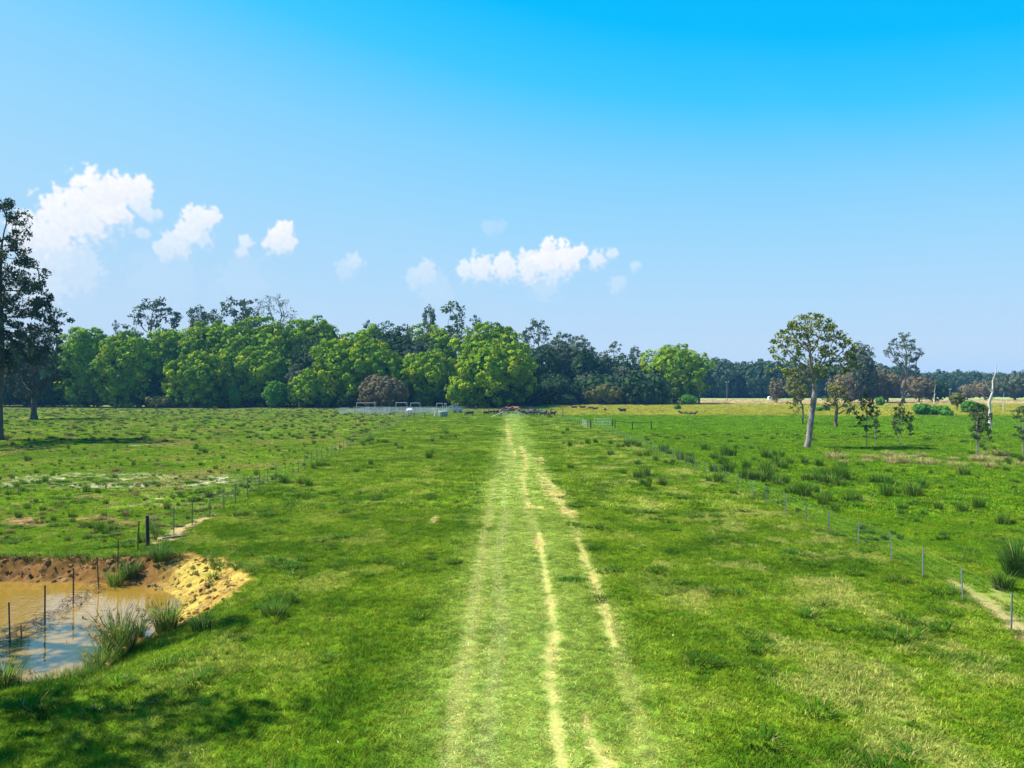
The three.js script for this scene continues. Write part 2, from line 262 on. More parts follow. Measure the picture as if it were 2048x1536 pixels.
// ------------------------------------------------------------------ pond water
{
  const s = new THREE.Shape(); const cx = -18, cd = 24;
  POND.forEach(([x, d], i) => { const k = 1.04, X = cx + (x - cx) * k, D = cd + (d - cd) * k; i ? s.lineTo(X, D) : s.moveTo(X, D); });
  const g = new THREE.ShapeGeometry(s); g.rotateX(-Math.PI / 2); g.translate(0, POND_LEVEL, 0);
  const p = g.attributes.position, uv = g.attributes.uv; for (let i = 0; i < p.count; i++) uv.setXY(i, p.getX(i) / 6, p.getZ(i) / 6);
  const W = 512, a = new Uint8Array(W * W * 4); for (let j = 0; j < W; j++) for (let i = 0; i < W; i++) { const wr = (f, o, ax, ay) => { const u = i / W, v = j / W, tx = noise(u * f * ax + o, v * f * ay), tx2 = noise((u - 1) * f * ax + o, v * f * ay), ty = noise(u * f * ax + o, (v - 1) * f * ay), txy = noise((u - 1) * f * ax + o, (v - 1) * f * ay); return lerp(lerp(tx, tx2, u), lerp(ty, txy, u), v); }; const h = 0.5 + 0.2 * wr(9, 3, 1, 2.6) + 0.12 * wr(21, 8, 1, 2.2); const k = (j * W + i) * 4; a[k] = a[k + 1] = a[k + 2] = clamp(h) * 255; a[k + 3] = 255; }
  const t = new THREE.DataTexture(a, W, W, THREE.RGBAFormat); t.wrapS = t.wrapT = THREE.RepeatWrapping; t.magFilter = t.minFilter = THREE.LinearFilter; t.needsUpdate = true;
  const m = new THREE.MeshPhysicalMaterial({ color: new THREE.Color(0.225, 0.135, 0.022), roughness: 0.04, ior: 2.25, bumpMap: t, bumpScale: 0.012 });
  const w = new THREE.Mesh(g, m); w.name = 'pond_water'; w.receiveShadow = true; scene.add(w); tag(w, 'muddy brown pond water mirroring the sky beside the grass', 'pond', null, 'structure');
}

// ------------------------------------------------------------------ growing things: mesh collectors
class Leaves {
  constructor() { this.p = []; this.n = []; this.c = []; this.i = []; }
  quad(o, a, b, n, col) {                                  // a rhombus: long axis a, short axis b
    const k = this.p.length / 3, P = this.p;
    P.push(o.x - a.x, o.y - a.y, o.z - a.z, o.x + b.x, o.y + b.y, o.z + b.z, o.x + a.x, o.y + a.y, o.z + a.z, o.x - b.x, o.y - b.y, o.z - b.z);
    for (let q = 0; q < 4; q++) { this.n.push(n.x, n.y, n.z); this.c.push(col[0], col[1], col[2]); }
    const f = (a.y * b.z - a.z * b.y) * n.x + (a.z * b.x - a.x * b.z) * n.y + (a.x * b.y - a.y * b.x) * n.z;
    if (f < 0) this.i.push(k, k + 1, k + 2, k, k + 2, k + 3); else this.i.push(k, k + 2, k + 1, k, k + 3, k + 2);
  }
  blade(o, dir, side, n, col, bend) {                      // a bent blade of grass: three points up, two faces and a tip
    const k = this.p.length / 3, m = o.clone().addScaledVector(dir, 0.55).add(side), m2 = o.clone().addScaledVector(dir, 0.55).sub(side), e = o.clone().add(dir).add(bend), s = side.clone().multiplyScalar(0.9);
    for (const v of [o.clone().add(s), o.clone().sub(s), m2, m, e]) { this.p.push(v.x, v.y, v.z); this.n.push(n.x, n.y, n.z); this.c.push(...col); }
    if (dir.clone().cross(side).dot(n) < 0) this.i.push(k, k + 2, k + 1, k, k + 3, k + 2, k + 2, k + 3, k + 4); else this.i.push(k, k + 1, k + 2, k, k + 2, k + 3, k + 2, k + 4, k + 3);
  }
  build() { const g = new THREE.BufferGeometry(); g.setAttribute('position', new THREE.Float32BufferAttribute(this.p, 3)); g.setAttribute('normal', new THREE.Float32BufferAttribute(this.n, 3)); g.setAttribute('color', new THREE.Float32BufferAttribute(this.c, 3)); g.setIndex(this.i); return g; }
}
const leafMat = new THREE.MeshPhysicalMaterial({ vertexColors: true, color: 0xffffff, roughness: 0.9, transmission: 0.12, thickness: 0, side: THREE.DoubleSide, specularIntensity: 0.05 });
const grassMat = new THREE.MeshPhysicalMaterial({ vertexColors: true, color: 0xffffff, roughness: 0.9, transmission: 0.3, thickness: 0, side: THREE.DoubleSide, specularIntensity: 0.05 });
const plain = (r, g, b, roughness = 0.9, metalness = 0) => new THREE.MeshStandardMaterial({ color: new THREE.Color(r, g, b), roughness, metalness });
function barkMaterial(a, b, scale, seed) {
  const W = 128, d = new Uint8Array(W * W * 4); for (let j = 0; j < W; j++) for (let i = 0; i < W; i++) { const t = clamp(0.5 + 0.8 * fbm(i / W * 10 + seed, j / W * 3, 4)), k = (j * W + i) * 4; for (let q = 0; q < 3; q++) d[k + q] = SRGB8[Math.floor(lerp(a[q], b[q], t) * 4096)]; d[k + 3] = 255; }
  const t = new THREE.DataTexture(d, W, W, THREE.RGBAFormat); t.colorSpace = THREE.SRGBColorSpace; t.wrapS = t.wrapT = THREE.MirroredRepeatWrapping; t.repeat.set(scale, scale); t.magFilter = t.minFilter = THREE.LinearFilter; t.needsUpdate = true;
  return new THREE.MeshStandardMaterial({ map: t, roughness: 0.95 });
}
const BARK = { dark: barkMaterial([.035, .028, .022], [.11, .09, .07], 1, 1), grey: barkMaterial([.09, .072, .068], [.30, .25, .235], 1, 5), pale: barkMaterial([.30, .28, .24], [.62, .58, .52], 1, 9), brown: barkMaterial([.07, .05, .035], [.2, .15, .11], 1, 13) };
const rv = (r) => { let v; do v = V3(r() * 2 - 1, r() * 2 - 1, r() * 2 - 1); while (v.lengthSq() > 1 || v.lengthSq() < 0.01); return v.normalize(); };
const vary = (col, r, amount, tint) => { const k = 1 + amount * (r() * 2 - 1), y = tint * (r() * 2 - 1); return [clamp(col[0] * k * (1 + y)), clamp(col[1] * k), clamp(col[2] * k * (1 - y))]; };

// tube along joints with radii
function tube(out, pts, rad, sides = 6) {
  const k0 = out.p.length / 3; let up = V3(0, 0, 1), len = 0;
  for (let i = 0; i < pts.length; i++) {
    const t = pts[Math.min(i + 1, pts.length - 1)].clone().sub(pts[Math.max(i - 1, 0)]).normalize(); if (i) len += pts[i].distanceTo(pts[i - 1]);
    if (Math.abs(t.dot(up)) > 0.95) up = V3(1, 0, 0); const s = up.clone().cross(t).normalize(), f = t.clone().cross(s); up = f.clone().cross(s).cross(s).negate().normalize().lengthSq() ? up : up;
    for (let q = 0; q <= sides; q++) { const a = q / sides * Math.PI * 2, n = s.clone().multiplyScalar(Math.cos(a)).addScaledVector(f, Math.sin(a)); out.p.push(pts[i].x + n.x * rad[i], pts[i].y + n.y * rad[i], pts[i].z + n.z * rad[i]); out.n.push(n.x, n.y, n.z); out.u.push(q / sides, len * 0.35); }
  }
  for (let i = 0; i + 1 < pts.length; i++) for (let q = 0; q < sides; q++) { const a = k0 + i * (sides + 1) + q, b = a + sides + 1; out.i.push(a, a + 1, b + 1, a, b + 1, b); }
}
const wood = () => ({ p: [], n: [], u: [], i: [] });
function woodGeo(o) { const g = new THREE.BufferGeometry(); g.setAttribute('position', new THREE.Float32BufferAttribute(o.p, 3)); g.setAttribute('normal', new THREE.Float32BufferAttribute(o.n, 3)); g.setAttribute('uv', new THREE.Float32BufferAttribute(o.u, 2)); g.setIndex(o.i); return g; }

// dense round-headed tree: a dome of leafy heaps
function domeTree({ seed, R, H, low = -0.03, mid = 0.55, heap = 1.5, per = 44, leaf = 0.42, col, tips = null, tipShare = 0.5, lumps = 0.22, fill = 0.9, sharp = 1 }) {
  const r = rng(seed), L = new Leaves(), lo = H * low, cy = lo + (H - lo) * mid, ryUp = H - cy, ryDn = cy - lo, off = r() * 50;
  const area = 2 * Math.PI * R * (ryUp + ryDn), N = Math.round(area / (heap * heap * 2.1));
  for (let k = 0; k < N; k++) {
    const y = 1 - 2 * (k + r()) / N, a = k * 2.39996 + r() * 0.8, h = Math.sqrt(Math.max(0, 1 - y * y)), dir = V3(Math.cos(a) * h, y, Math.sin(a) * h);
    if (y < -0.75 && r() < 0.6) continue;
    const bump = 1 + lumps * noise(dir.x * 1.9 + off, dir.y * 1.9 + dir.z * 2.3 + off) + 0.09 * noise(dir.x * 4.4 + off, dir.z * 4.4 - dir.y * 3 + off) - 0.20 * r() * r();
    const hr = heap * (0.65 + 0.7 * r()), c = V3(dir.x * (R * bump - hr * 0.5), cy + (dir.y > 0 ? Math.pow(dir.y, sharp) * (ryUp * bump - hr * 0.5) : dir.y * ryDn), dir.z * (R * bump - hr * 0.5));
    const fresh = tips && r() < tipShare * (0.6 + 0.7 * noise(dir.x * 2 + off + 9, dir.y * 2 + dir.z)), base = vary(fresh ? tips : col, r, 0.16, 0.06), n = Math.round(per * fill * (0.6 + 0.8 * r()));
    for (let q = 0; q < n; q++) {
      const o = rv(r); if (o.dot(dir) < -0.35) o.negate(); o.y = o.y * 0.8 + 0.12; const d = hr * (0.74 + 0.3 * r()), pos = c.clone().addScaledVector(o, d), nn = o.clone().addScaledVector(rv(r), 0.5).normalize();
      const ax = nn.clone().cross(rv(r)).normalize(), bx = nn.clone().cross(ax), s = leaf * (0.6 + 0.8 * r());
      L.quad(pos, ax.multiplyScalar(s), bx.multiplyScalar(s * 0.62), o.clone().multiplyScalar(0.85).addScaledVector(nn, 0.35).normalize(), vary(base, r, 0.18, 0.05));
    }
  }
  // shaded inner mass of leaves
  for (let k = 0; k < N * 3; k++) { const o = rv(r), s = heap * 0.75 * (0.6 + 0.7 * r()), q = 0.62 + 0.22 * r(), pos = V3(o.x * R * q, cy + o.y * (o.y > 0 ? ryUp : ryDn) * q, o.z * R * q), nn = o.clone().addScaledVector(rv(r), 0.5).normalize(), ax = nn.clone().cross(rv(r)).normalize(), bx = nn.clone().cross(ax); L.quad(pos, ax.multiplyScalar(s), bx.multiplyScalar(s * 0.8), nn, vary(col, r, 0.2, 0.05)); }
  const w = wood(), tr = Math.max(0.07, R * 0.05); tube(w, [V3(0, -0.3, 0), V3(0.1 * tr, H * 0.12, 0), V3(tr, H * 0.4, tr), V3(tr * 1.5, H * 0.6, 0)], [tr * 1.4, tr, tr * 0.7, tr * 0.25], 7);
  for (let k = 0; k < 6; k++) { const a = k * 1.05 + r(), e = V3(Math.cos(a) * R * 0.6, H * (0.5 + 0.2 * r()), Math.sin(a) * R * 0.6); tube(w, [V3(0, H * 0.15 + r(), 0), e.clone().multiplyScalar(0.5).setY(H * 0.34), e], [tr * 0.55, tr * 0.35, tr * 0.1], 5); }
  return [woodGeo(w), L.build()];
}
// open-crowned tree: limbs grown towards points spread through the crown, sprays of leaves at their ends
function limbTree({ seed, trunk, base, env, n = 260, seg = 0.8, reach = 6, kill = 1.3, tip = 0.035, sprays = 26, spray = 0.75, leaf = [0.24, 0.08], col, droop = 0.45, flat = 0.75, power = 2.25, skin = 0.35, inner = 0 }) {
  const r = rng(seed), nodes = [], add = (p, parent) => { nodes.push({ p, parent, kids: [], r: 0 }); if (parent >= 0) nodes[parent].kids.push(nodes.length - 1); return nodes.length - 1; };
  let last = -1; for (let i = 0; i + 1 < trunk.length; i++) { const a = V3(...trunk[i]), b = V3(...trunk[i + 1]), m = Math.max(1, Math.round(a.distanceTo(b) / seg)); for (let k = i ? 1 : 0; k <= m; k++) last = add(a.clone().lerp(b, k / m).add(V3(.04 * (r() - .5), 0, .04 * (r() - .5))), last); }
  const vol = env.map((e) => e[3] * e[4] * e[5]), total = vol.reduce((a, b) => a + b, 0), pts = [];
  env.forEach((e, k) => { const m = Math.round(n * vol[k] / total); for (let q = 0; q < m; q++) { const v = rv(r), t = Math.pow(lerp(skin, 1, r()), 0.6); pts.push({ p: V3(e[0] + v.x * e[3] * t, e[1] + v.y * e[4] * t, e[2] + v.z * e[5] * t), near: -1, d: 1e9 }); } });
  let from = 0; const firstLimb = Math.floor(last * 0.55);
  for (let it = 0; it < 160 && pts.length; it++) {
    for (const q of pts) for (let k = Math.max(from, firstLimb); k < nodes.length; k++) { const d = q.p.distanceToSquared(nodes[k].p); if (d < q.d) { q.d = d; q.near = k; } }
    from = nodes.length; const pull = new Map();
    for (const q of pts) if (q.near >= 0 && (q.d < reach * reach || it < 3)) { const v = q.p.clone().sub(nodes[q.near].p).normalize(); const e = pull.get(q.near); e ? e.add(v) : pull.set(q.near, v); }
    if (!pull.size) { const q = pts.reduce((a, b) => a.d < b.d ? a : b); pull.set(q.near, q.p.clone().sub(nodes[q.near].p).normalize()); }
    let grown = 0; for (const [k, v] of pull) { if (nodes[k].kids.length > 3) continue; const par = nodes[k].parent >= 0 ? nodes[k].p.clone().sub(nodes[nodes[k].parent].p).normalize() : V3(0, 1, 0); const dir = v.normalize().addScaledVector(par, 0.35).addScaledVector(rv(r), 0.28).add(V3(0, 0.08, 0)).normalize(); add(nodes[k].p.clone().addScaledVector(dir, seg), k); grown++; }
    for (let k = pts.length - 1; k >= 0; k--) { let hit = false; for (let m = from; m < nodes.length; m++) if (pts[k].p.distanceToSquared(nodes[m].p) < kill * kill) { hit = true; break; } if (hit) pts.splice(k, 1); }
    if (!grown) break;
  }
  for (let k = nodes.length - 1; k >= 0; k--) { const o = nodes[k]; o.r = o.kids.length ? Math.pow(o.kids.reduce((s, q) => s + Math.pow(nodes[q].r, power), 0), 1 / power) : tip; }
  const scale = base / nodes[Math.max(1, Math.floor(last * 0.25))].r; for (const o of nodes) { const t = clamp((o.r - tip) / (nodes[1].r - tip + 1e-6)); o.r *= lerp(1, scale, Math.sqrt(t)); }
  for (let k = 0; k < 3; k++) if (nodes[k]) nodes[k].r *= [1.45, 1.2, 1.08][k];
  const w = wood(), L = new Leaves(), stack = [[0, []]];
  while (stack.length) { let [k, lead] = stack.pop(); const chain = [...lead]; for (; ;) { chain.push(k); const kids = nodes[k].kids; if (!kids.length) break; const big = kids.reduce((a, b) => nodes[a].r >= nodes[b].r ? a : b); for (const q of kids) if (q !== big) stack.push([q, [k]]); k = big; } if (chain.length > 1) { const rad = chain.map((q) => nodes[q].r); if (lead.length) rad[0] = Math.min(rad[0], rad[1] * 1.25); const big = Math.max(...rad); tube(w, chain.map((q) => nodes[q].p), rad, big > 0.12 ? 8 : big > 0.05 ? 5 : 4); } }
  if (sprays) for (let k = last; k < nodes.length; k++) {
    const o = nodes[k], end = !o.kids.length; if (!end && (o.r > tip * 2.2 || r() > 0.35 + inner)) continue;
    const shade = vary(col, r, 0.16, 0.08), m = Math.round(sprays * (end ? 1 : 0.45) * (0.6 + 0.8 * r())), s0 = spray * (0.7 + 0.6 * r());
    for (let q = 0; q < m; q++) {
      const v = rv(r), pos = o.p.clone().add(V3(v.x * s0, v.y * s0 * flat, v.z * s0).multiplyScalar(Math.cbrt(r()))), ax = rv(r).add(V3(0, -droop * 1.6, 0)).normalize(), nn = ax.clone().cross(rv(r)).normalize(), bx = nn.clone().cross(ax), s = 0.65 + 0.7 * r();
      if (nn.dot(v) < 0) nn.negate(); L.quad(pos, ax.multiplyScalar(leaf[0] * s), bx.multiplyScalar(leaf[1] * s), nn.addScaledVector(v, 0.7).add(V3(0, 0.3, 0)).normalize(), vary(shade, r, 0.22, 0.08));
    }
  }
  return [woodGeo(w), sprays ? L.build() : null];
}
function plant(name, label, category, [bark, leaves], barkMat, x, d, group, turn = 0) {
  const t = thing(name, label, category, [x, ground(x, d), -d], turn, group);
  part('trunk', bark, barkMat, t); if (leaves) part('crown', leaves, leafMat, t); return t;
}
const atX = (px, d) => (px - 1024) / FOCAL * d, top = (py, d) => EYE + (HORIZON - py) / FOCAL * d, wide = (hw, d) => hw / FOCAL * d;

const GREEN = { camphor: [.130, .225, .004], fresh: [.220, .290, .004], dark: [.038, .072, .024], grey: [.082, .102, .055], gum: [.070, .098, .036], olive: [.135, .140, .036], brown: [.150, .125, .066], bush: [.07, .19, .016] };

// ------------------------------------------------------------------ the wood behind the yards: round-headed bright trees
const WOOD = 'round-headed bright green trees of the wood';
[ // middle, top and half width in the photograph, distance, heap size, share of fresh yellow-green heaps, label
  [172, 656, 54, 270, 1.7, .35, 'bright green domed tree right behind the dark paddock tree with a thick trunk'],
  [256, 664, 60, 266, 1.7, .3, 'dark-based domed tree with a few lit clumps low on its face'],
  [345, 662, 72, 292, 1.6, .55, 'back-rank domed tree below the broad lone gum'], [428, 648, 70, 292, 1.6, .6, 'back-rank domed tree below the ragged spreading gum'], [530, 641, 74, 287, 1.6, .55, 'tall back-rank domed tree below the thinly leaved twiggy tree'], [630, 638, 72, 294, 1.6, .45, 'highest back-rank domed tree above the small conical bush'], [742, 655, 44, 300, 1.5, .4, 'narrow back-rank domed tree below the lone dark gum crown'], [862, 655, 62, 302, 1.6, .6, 'yellow-green back-rank domed tree below the pair of gums'],
  [392, 708, 54, 261, 1.15, .9, 'yellow-green egg-shaped tree standing out in front of the wood'], [462, 704, 50, 272, 1.5, .5, 'green tree filling the space just right of the yellow-green egg-shaped tree'],
  [530, 696, 62, 274, 1.6, .3, 'shaded middle-rank domed tree behind the narrow little bush'], [712, 677, 88, 268, 1.6, .6, 'broad sloping bright green tree rising behind the brown bush'], [630, 740, 48, 262, 1.5, .55, 'low bright green tree beside the small conical bush'],
  [852, 706, 66, 270, 1.6, .3, 'shaded green tree with lit clumps behind the loading ramp'], [985, 650, 76, 284, 1.6, .7, 'yellow-green topped tree showing above the big dome behind the herd'], [986, 688, 84, 262, 1.6, .55, 'big bright green dome right behind the herd of cattle'],
  [926, 752, 34, 254, 1.3, .6, 'small light green tree at the foot of the big dome by the loading ramp'], [1350, 692, 68, 318, 1.8, .5, 'bright green domed tree standing at the right end of the wood'],
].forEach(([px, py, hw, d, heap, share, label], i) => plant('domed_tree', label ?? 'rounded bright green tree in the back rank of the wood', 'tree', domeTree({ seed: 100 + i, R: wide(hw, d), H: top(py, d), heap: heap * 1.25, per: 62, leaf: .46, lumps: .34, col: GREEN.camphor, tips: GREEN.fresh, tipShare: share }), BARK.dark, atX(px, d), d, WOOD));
console.log('domes');
// dark, fine-leaved trees among them
[
  [640, 668, 52, 276, 'dark'], [790, 650, 58, 284, 'dark'], [830, 672, 56, 280, 'grey'], [598, 735, 26, 266, 'grey'], [1085, 690, 46, 312, 'dark'], [1130, 678, 46, 325, 'grey'], [1168, 690, 36, 318, 'dark'], [1206, 705, 34, 325, 'grey'], [1245, 715, 42, 322, 'dark'], [1285, 735, 34, 326, 'dark'], [1110, 748, 40, 300, 'dark'], [1060, 745, 26, 290, 'dark'], [1180, 745, 36, 310, 'grey'],
  [60, 690, 60, 275, 'dark'], [110, 720, 40, 270, 'dark'], [-30, 680, 70, 280, 'dark'], [310, 760, 26, 268, 'dark'], [720, 775, 30, 258, 'dark'], [900, 778, 30, 262, 'dark'], [1010, 770, 40, 258, 'dark'],
].forEach(([px, py, hw, d, tone], i) => plant('fine_leaved_tree', ({ 0: 'dark tree above the small conical bush, between two bright domes', 1: 'dark tree whose crown shows above the brown bush and the broad sloping tree', 2: 'grey-green tree leaning against the dark crown above the brown bush', 3: 'small greyish tree behind the small conical bush', 4: 'dark tree hugging the flank of the big dome behind the herd', 8: 'dark tree behind the half-bare twiggy tree', 9: 'dark low tree between the olive bushes and the last domed tree', 10: 'dark low tree above the dark goalpost-shaped rail', 16: 'dark low tree beside the yellow-green egg-shaped tree', 17: 'dark low tree tucked behind the brown bush' })[i] ?? (tone === 'dark' ? 'dark blue-green fine-leaved tree between the bright domed trees of the wood' : 'grey-green fine-leaved tree between the bright domed trees of the wood'), 'tree', domeTree({ seed: 300 + i, R: wide(hw, d), H: top(py, d), heap: 1.5, per: 26, leaf: .38, col: GREEN[tone], lumps: .4, fill: .8, sharp: 1.3 }), BARK.brown, atX(px, d), d, tone === 'dark' ? 'dark fine-leaved trees of the wood' : 'grey fine-leaved trees of the wood'));
for (let k = 0; k < 17; k++) { const d = 306 + 5 * Math.sin(k * 2.3), px = -60 + k * 84; plant('understorey_tree', 'low dark tree closing the gaps deep inside the wood', 'tree', domeTree({ seed: 400 + k, R: 12, H: 12 + 3 * Math.sin(k * 1.7), low: -.15, heap: 2.2, per: 14, leaf: .8, col: GREEN.dark, lumps: .3 }), BARK.brown, atX(px, d), d, 'dark understorey of the wood'); }
// bushes along the foot of the wood
[
  [763, 754, 50, 246, 'brown', 'wide brown-leaved bush behind the cattle yards'], [551, 762, 23, 256, 'bush', 'small conical bright green bush at the edge of the wood'], [470, 776, 11, 258, 'bush', 'narrow little green bush in front of the dark wood'],
  [1205, 768, 42, 300, 'olive', 'light olive bush beside the tall yellow grass'], [1262, 774, 36, 304, 'olive', 'second olive bush, closer to the last domed tree'], [1378, 790, 17, 300, 'bush', 'round green bush under the last domed tree'], [1334, 799, 7, 298, 'bush', 'tiny green bush under the last domed tree'],
  [1355, 809, 6, 232, 'bush', 'tiny lone bush standing in the yellow grass'], [330, 792, 34, 258, 'olive', 'dull olive scrub at the foot of the yellow-green egg-shaped tree'], [1130, 790, 22, 292, 'dark', 'dark scrub bush behind the dark rail frame'],
].forEach(([px, py, hw, d, tone, label], i) => plant('bush', label, 'bush', domeTree({ seed: 500 + i, R: wide(hw, d), H: top(py, d), low: 0, heap: clamp(wide(hw, d) * .22, .35, 1.1), per: 36, leaf: clamp(wide(hw, d) * .06, .14, .34), col: GREEN[tone], tips: tone === 'bush' ? [.09, .2, .02] : null, lumps: .25 }), BARK.brown, atX(px, d), d, 'bushes along the wood'));
console.log('wood');

// tall gum trees standing above the wood
const gumShapes = [
  { trunk: [[0, -.3, 0], [.3, 8, 0], [0, 15, 0]], base: .55, env: [[-3, 24, 0, 5, 4, 4], [3.5, 26, 1, 5, 4.5, 4], [0, 29, 0, 5, 3.5, 4], [-6, 20, 1, 3, 3, 3], [6, 20, -1, 3, 3, 3]] },
  { trunk: [[0, -.3, 0], [-.4, 8, 0], [.3, 17, 0]], base: .5, env: [[0, 29, 0, 3.4, 4, 3], [-3, 24, 0, 3, 3, 3], [3, 22, 0, 3.2, 3.5, 3], [0, 19, 1, 3, 3, 3]] },
  { trunk: [[0, -.3, 0], [.5, 7, 0], [.2, 13, 0]], base: .5, env: [[-5, 24, 0, 4, 3, 3.5], [4, 27, 0, 4.4, 4, 4], [7.5, 22, 0, 3, 3, 3], [-1, 28, 0, 3, 3, 3], [-8, 20, 0, 2.6, 2.6, 3]] },
].map((s, i) => limbTree({ seed: 700 + i, n: 230, seg: .95, reach: 7, kill: 1.5, tip: .045, sprays: 26, spray: 1.25, leaf: [.48, .2], col: GREEN.gum, flat: .6, droop: .2, ...s }));
const gums = gumShapes.map((s, i) => { const t = thing('gum_tree', 'tall open-crowned gum tree rising above the wood', 'tree'); part('trunk', s[0], i === 1 ? BARK.grey : BARK.brown, t); part('crown', s[1], leafMat, t); scene.remove(t); return t; });
taken.gum_tree = -1;
[
  [305, 590, 330, 0, .4, 1.15, 'broad gum tree rising alone above the left part of the wood'], [232, 640, 330, 1, .9, .45, 'small slim gum tree poking above the domed trees'], [268, 655, 325, 1, 2.2, .7], [395, 606, 335, 0, 2.1, .9], [458, 582, 335, 2, .2, 1, 'ragged spreading gum tree, highest of the wood'], [430, 620, 325, 1, 1.2, 1], [500, 610, 330, 0, 4, .8],
  [735, 640, 330, 1, 3.3, .8, 'lone dark gum crown just above the wood between the two gum clusters'], [858, 607, 330, 0, 5.2, .62, 'rounded gum tree, left one of the pair above the loading ramp'], [910, 603, 335, 1, 1.7, 1.7, 'slender see-through gum tree, right one of the pair above the loading ramp'], [952, 630, 340, 1, .3, .8], [1000, 640, 345, 2, 1.3, .8],
  [1075, 634, 340, 0, 2.6, 1, 'wide grey gum tree rising beside the yellow-green topped tree'], [1118, 655, 335, 2, .4, .9], [1165, 662, 338, 2, 3.6, .8], [1230, 683, 335, 1, 2.4, 1.3], [1270, 690, 345, 0, 1.8, .8],
].forEach(([px, py, d, k, turn, w, label]) => { const o = copy(gums[k], label ?? 'open-crowned gum tree rising behind the bright domed trees', 'gum trees above the wood'); const s = top(py, d) / 33; o.position.copy(gnd(atX(px, d), d)); o.scale.set(s * w * .8 + .1, s, s * w * .8 + .1); o.rotation.y = turn; });
{
  const s = limbTree({ seed: 731, trunk: [[0, -.3, 0], [0, 9, 0], [0, 16, 0]], base: .5, env: [[0, 29, 0, 8, 7, 6], [5, 24, 0, 5, 5, 4]], n: 300, seg: .9, reach: 8, kill: 1.2, tip: .05, sprays: 9, spray: .9, leaf: [.3, .13], col: GREEN.grey });
  const o = plant('thin_leaved_tree', 'thinly leaved twiggy tree at the right of the left gum cluster', 'tree', s, BARK.grey, atX(545, 330), 330); o.scale.setScalar(top(585, 330) / 36);
  const b = limbTree({ seed: 732, trunk: [[0, -.3, 0], [.2, 5, 0], [0, 8, 0]], base: .4, env: [[0, 13, 0, 5, 5, 4], [3, 10, 0, 3, 3, 3]], n: 200, seg: .7, reach: 6, kill: 1, tip: .05, sprays: 4, spray: .6, leaf: [.24, .1], col: GREEN.brown });
  plant('bare_tree', 'half-bare grey twiggy tree behind the olive bushes', 'tree', b, BARK.grey, atX(1245, 306), 306);
  const v = limbTree({ seed: 733, trunk: [[0, -.3, 0], [.1, 4, 0], [.2, 7, 0]], base: .7, env: [[0, 13, 0, 3.5, 3.5, 2.5]], n: 60, seg: .7, reach: 6, kill: 1.2, tip: .08, sprays: 0, col: GREEN.brown });
  plant('bare_tree', 'pale bare forked trunk at the edge of the last domed tree', 'tree', v, BARK.grey, atX(1398, 308), 308);
}
console.log('gums');

// ------------------------------------------------------------------ the far wood beyond the right paddock, each tree on its own
{
  const far = [0, 1, 2].map((k) => { const [w, l] = domeTree({ seed: 800 + k, R: 8, H: 22, low: -.08, heap: 2.3, per: 26, leaf: .75, col: [.050, .082, .036], lumps: .4, sharp: 1.2 }); const t = thing('far_tree', '', 'tree'); part('trunk', w, BARK.brown, t); part('crown', l, leafMat, t); scene.remove(t); return t; });
  taken.far_tree = -1; const r = rng(41);
  const skyline = [[1400, 716], [1440, 722], [1480, 728], [1530, 722], [1580, 726], [1640, 730], [1700, 735], [1745, 728], [1800, 735], [1850, 745], [1900, 742], [1950, 745], [2000, 748], [2050, 745], [2110, 742], [2200, 740]];
  const line = (px) => { for (let i = 1; i < skyline.length; i++) if (px <= skyline[i][0]) { const [a, p] = skyline[i - 1], [b, q] = skyline[i]; return lerp(p, q, (px - a) / (b - a)); } return 742; };
  for (let row = 0; row < 3; row++) for (let px = 1392 + row * 13; px < 2150; px += 25 + 9 * r()) {
    const d = (px > 1820 ? 560 : 500) + row * 26 + 14 * (r() - .5), o = copy(far[Math.floor(r() * 3)], 'dark blue-hazed tree in the distant wood beyond the straw-coloured paddock', 'trees of the distant wood'), h = top(line(px) + 9 * (r() - .35), d);
    o.position.copy(gnd(atX(px, d), d)); o.scale.set(h / 22 * (.75 + .4 * r()), h / 22, h / 22 * .9); o.rotation.y = r() * 6.28;
  }
}
// scattered brownish and grey trees in front of the far wood
[
  [1722, 690, 26, 330, 'grey', 1.4, 'tall grey-green tree right behind the big forked gum tree'], [1700, 742, 36, 335, 'brown', 1, 'brownish tree left of the tall many-stemmed gum, nearer the forked gum'], [1745, 738, 30, 340, 'brown', 1], [1775, 745, 28, 345, 'brown', 1], [1838, 752, 26, 350, 'brown', 1], [1870, 760, 24, 352, 'dark', 1], [1552, 758, 14, 330, 'brown', 1.2, 'small brownish tree in the straw-coloured paddock by the power pole'], [1595, 735, 24, 300, 'olive', 1, 'olive tree partly hidden by the trunk of the forked gum'], [1935, 770, 15, 400, 'brown', 1], [1970, 762, 24, 410, 'brown', 1], [2030, 748, 34, 400, 'grey', 1, 'broad grey-green tree behind the leafless white tree at the end of the straw paddock'],
].forEach(([px, py, hw, d, tone, sharp, label], i) => plant('paddock_tree', label ?? 'brownish low tree standing in front of the distant wood', 'tree', domeTree({ seed: 900 + i, R: wide(hw, d), H: top(py, d), low: .12, heap: 1.3, per: 24, leaf: .42, col: GREEN[tone], lumps: .4, fill: .75, sharp }), BARK.brown, atX(px, d), d, 'trees in front of the distant wood'));
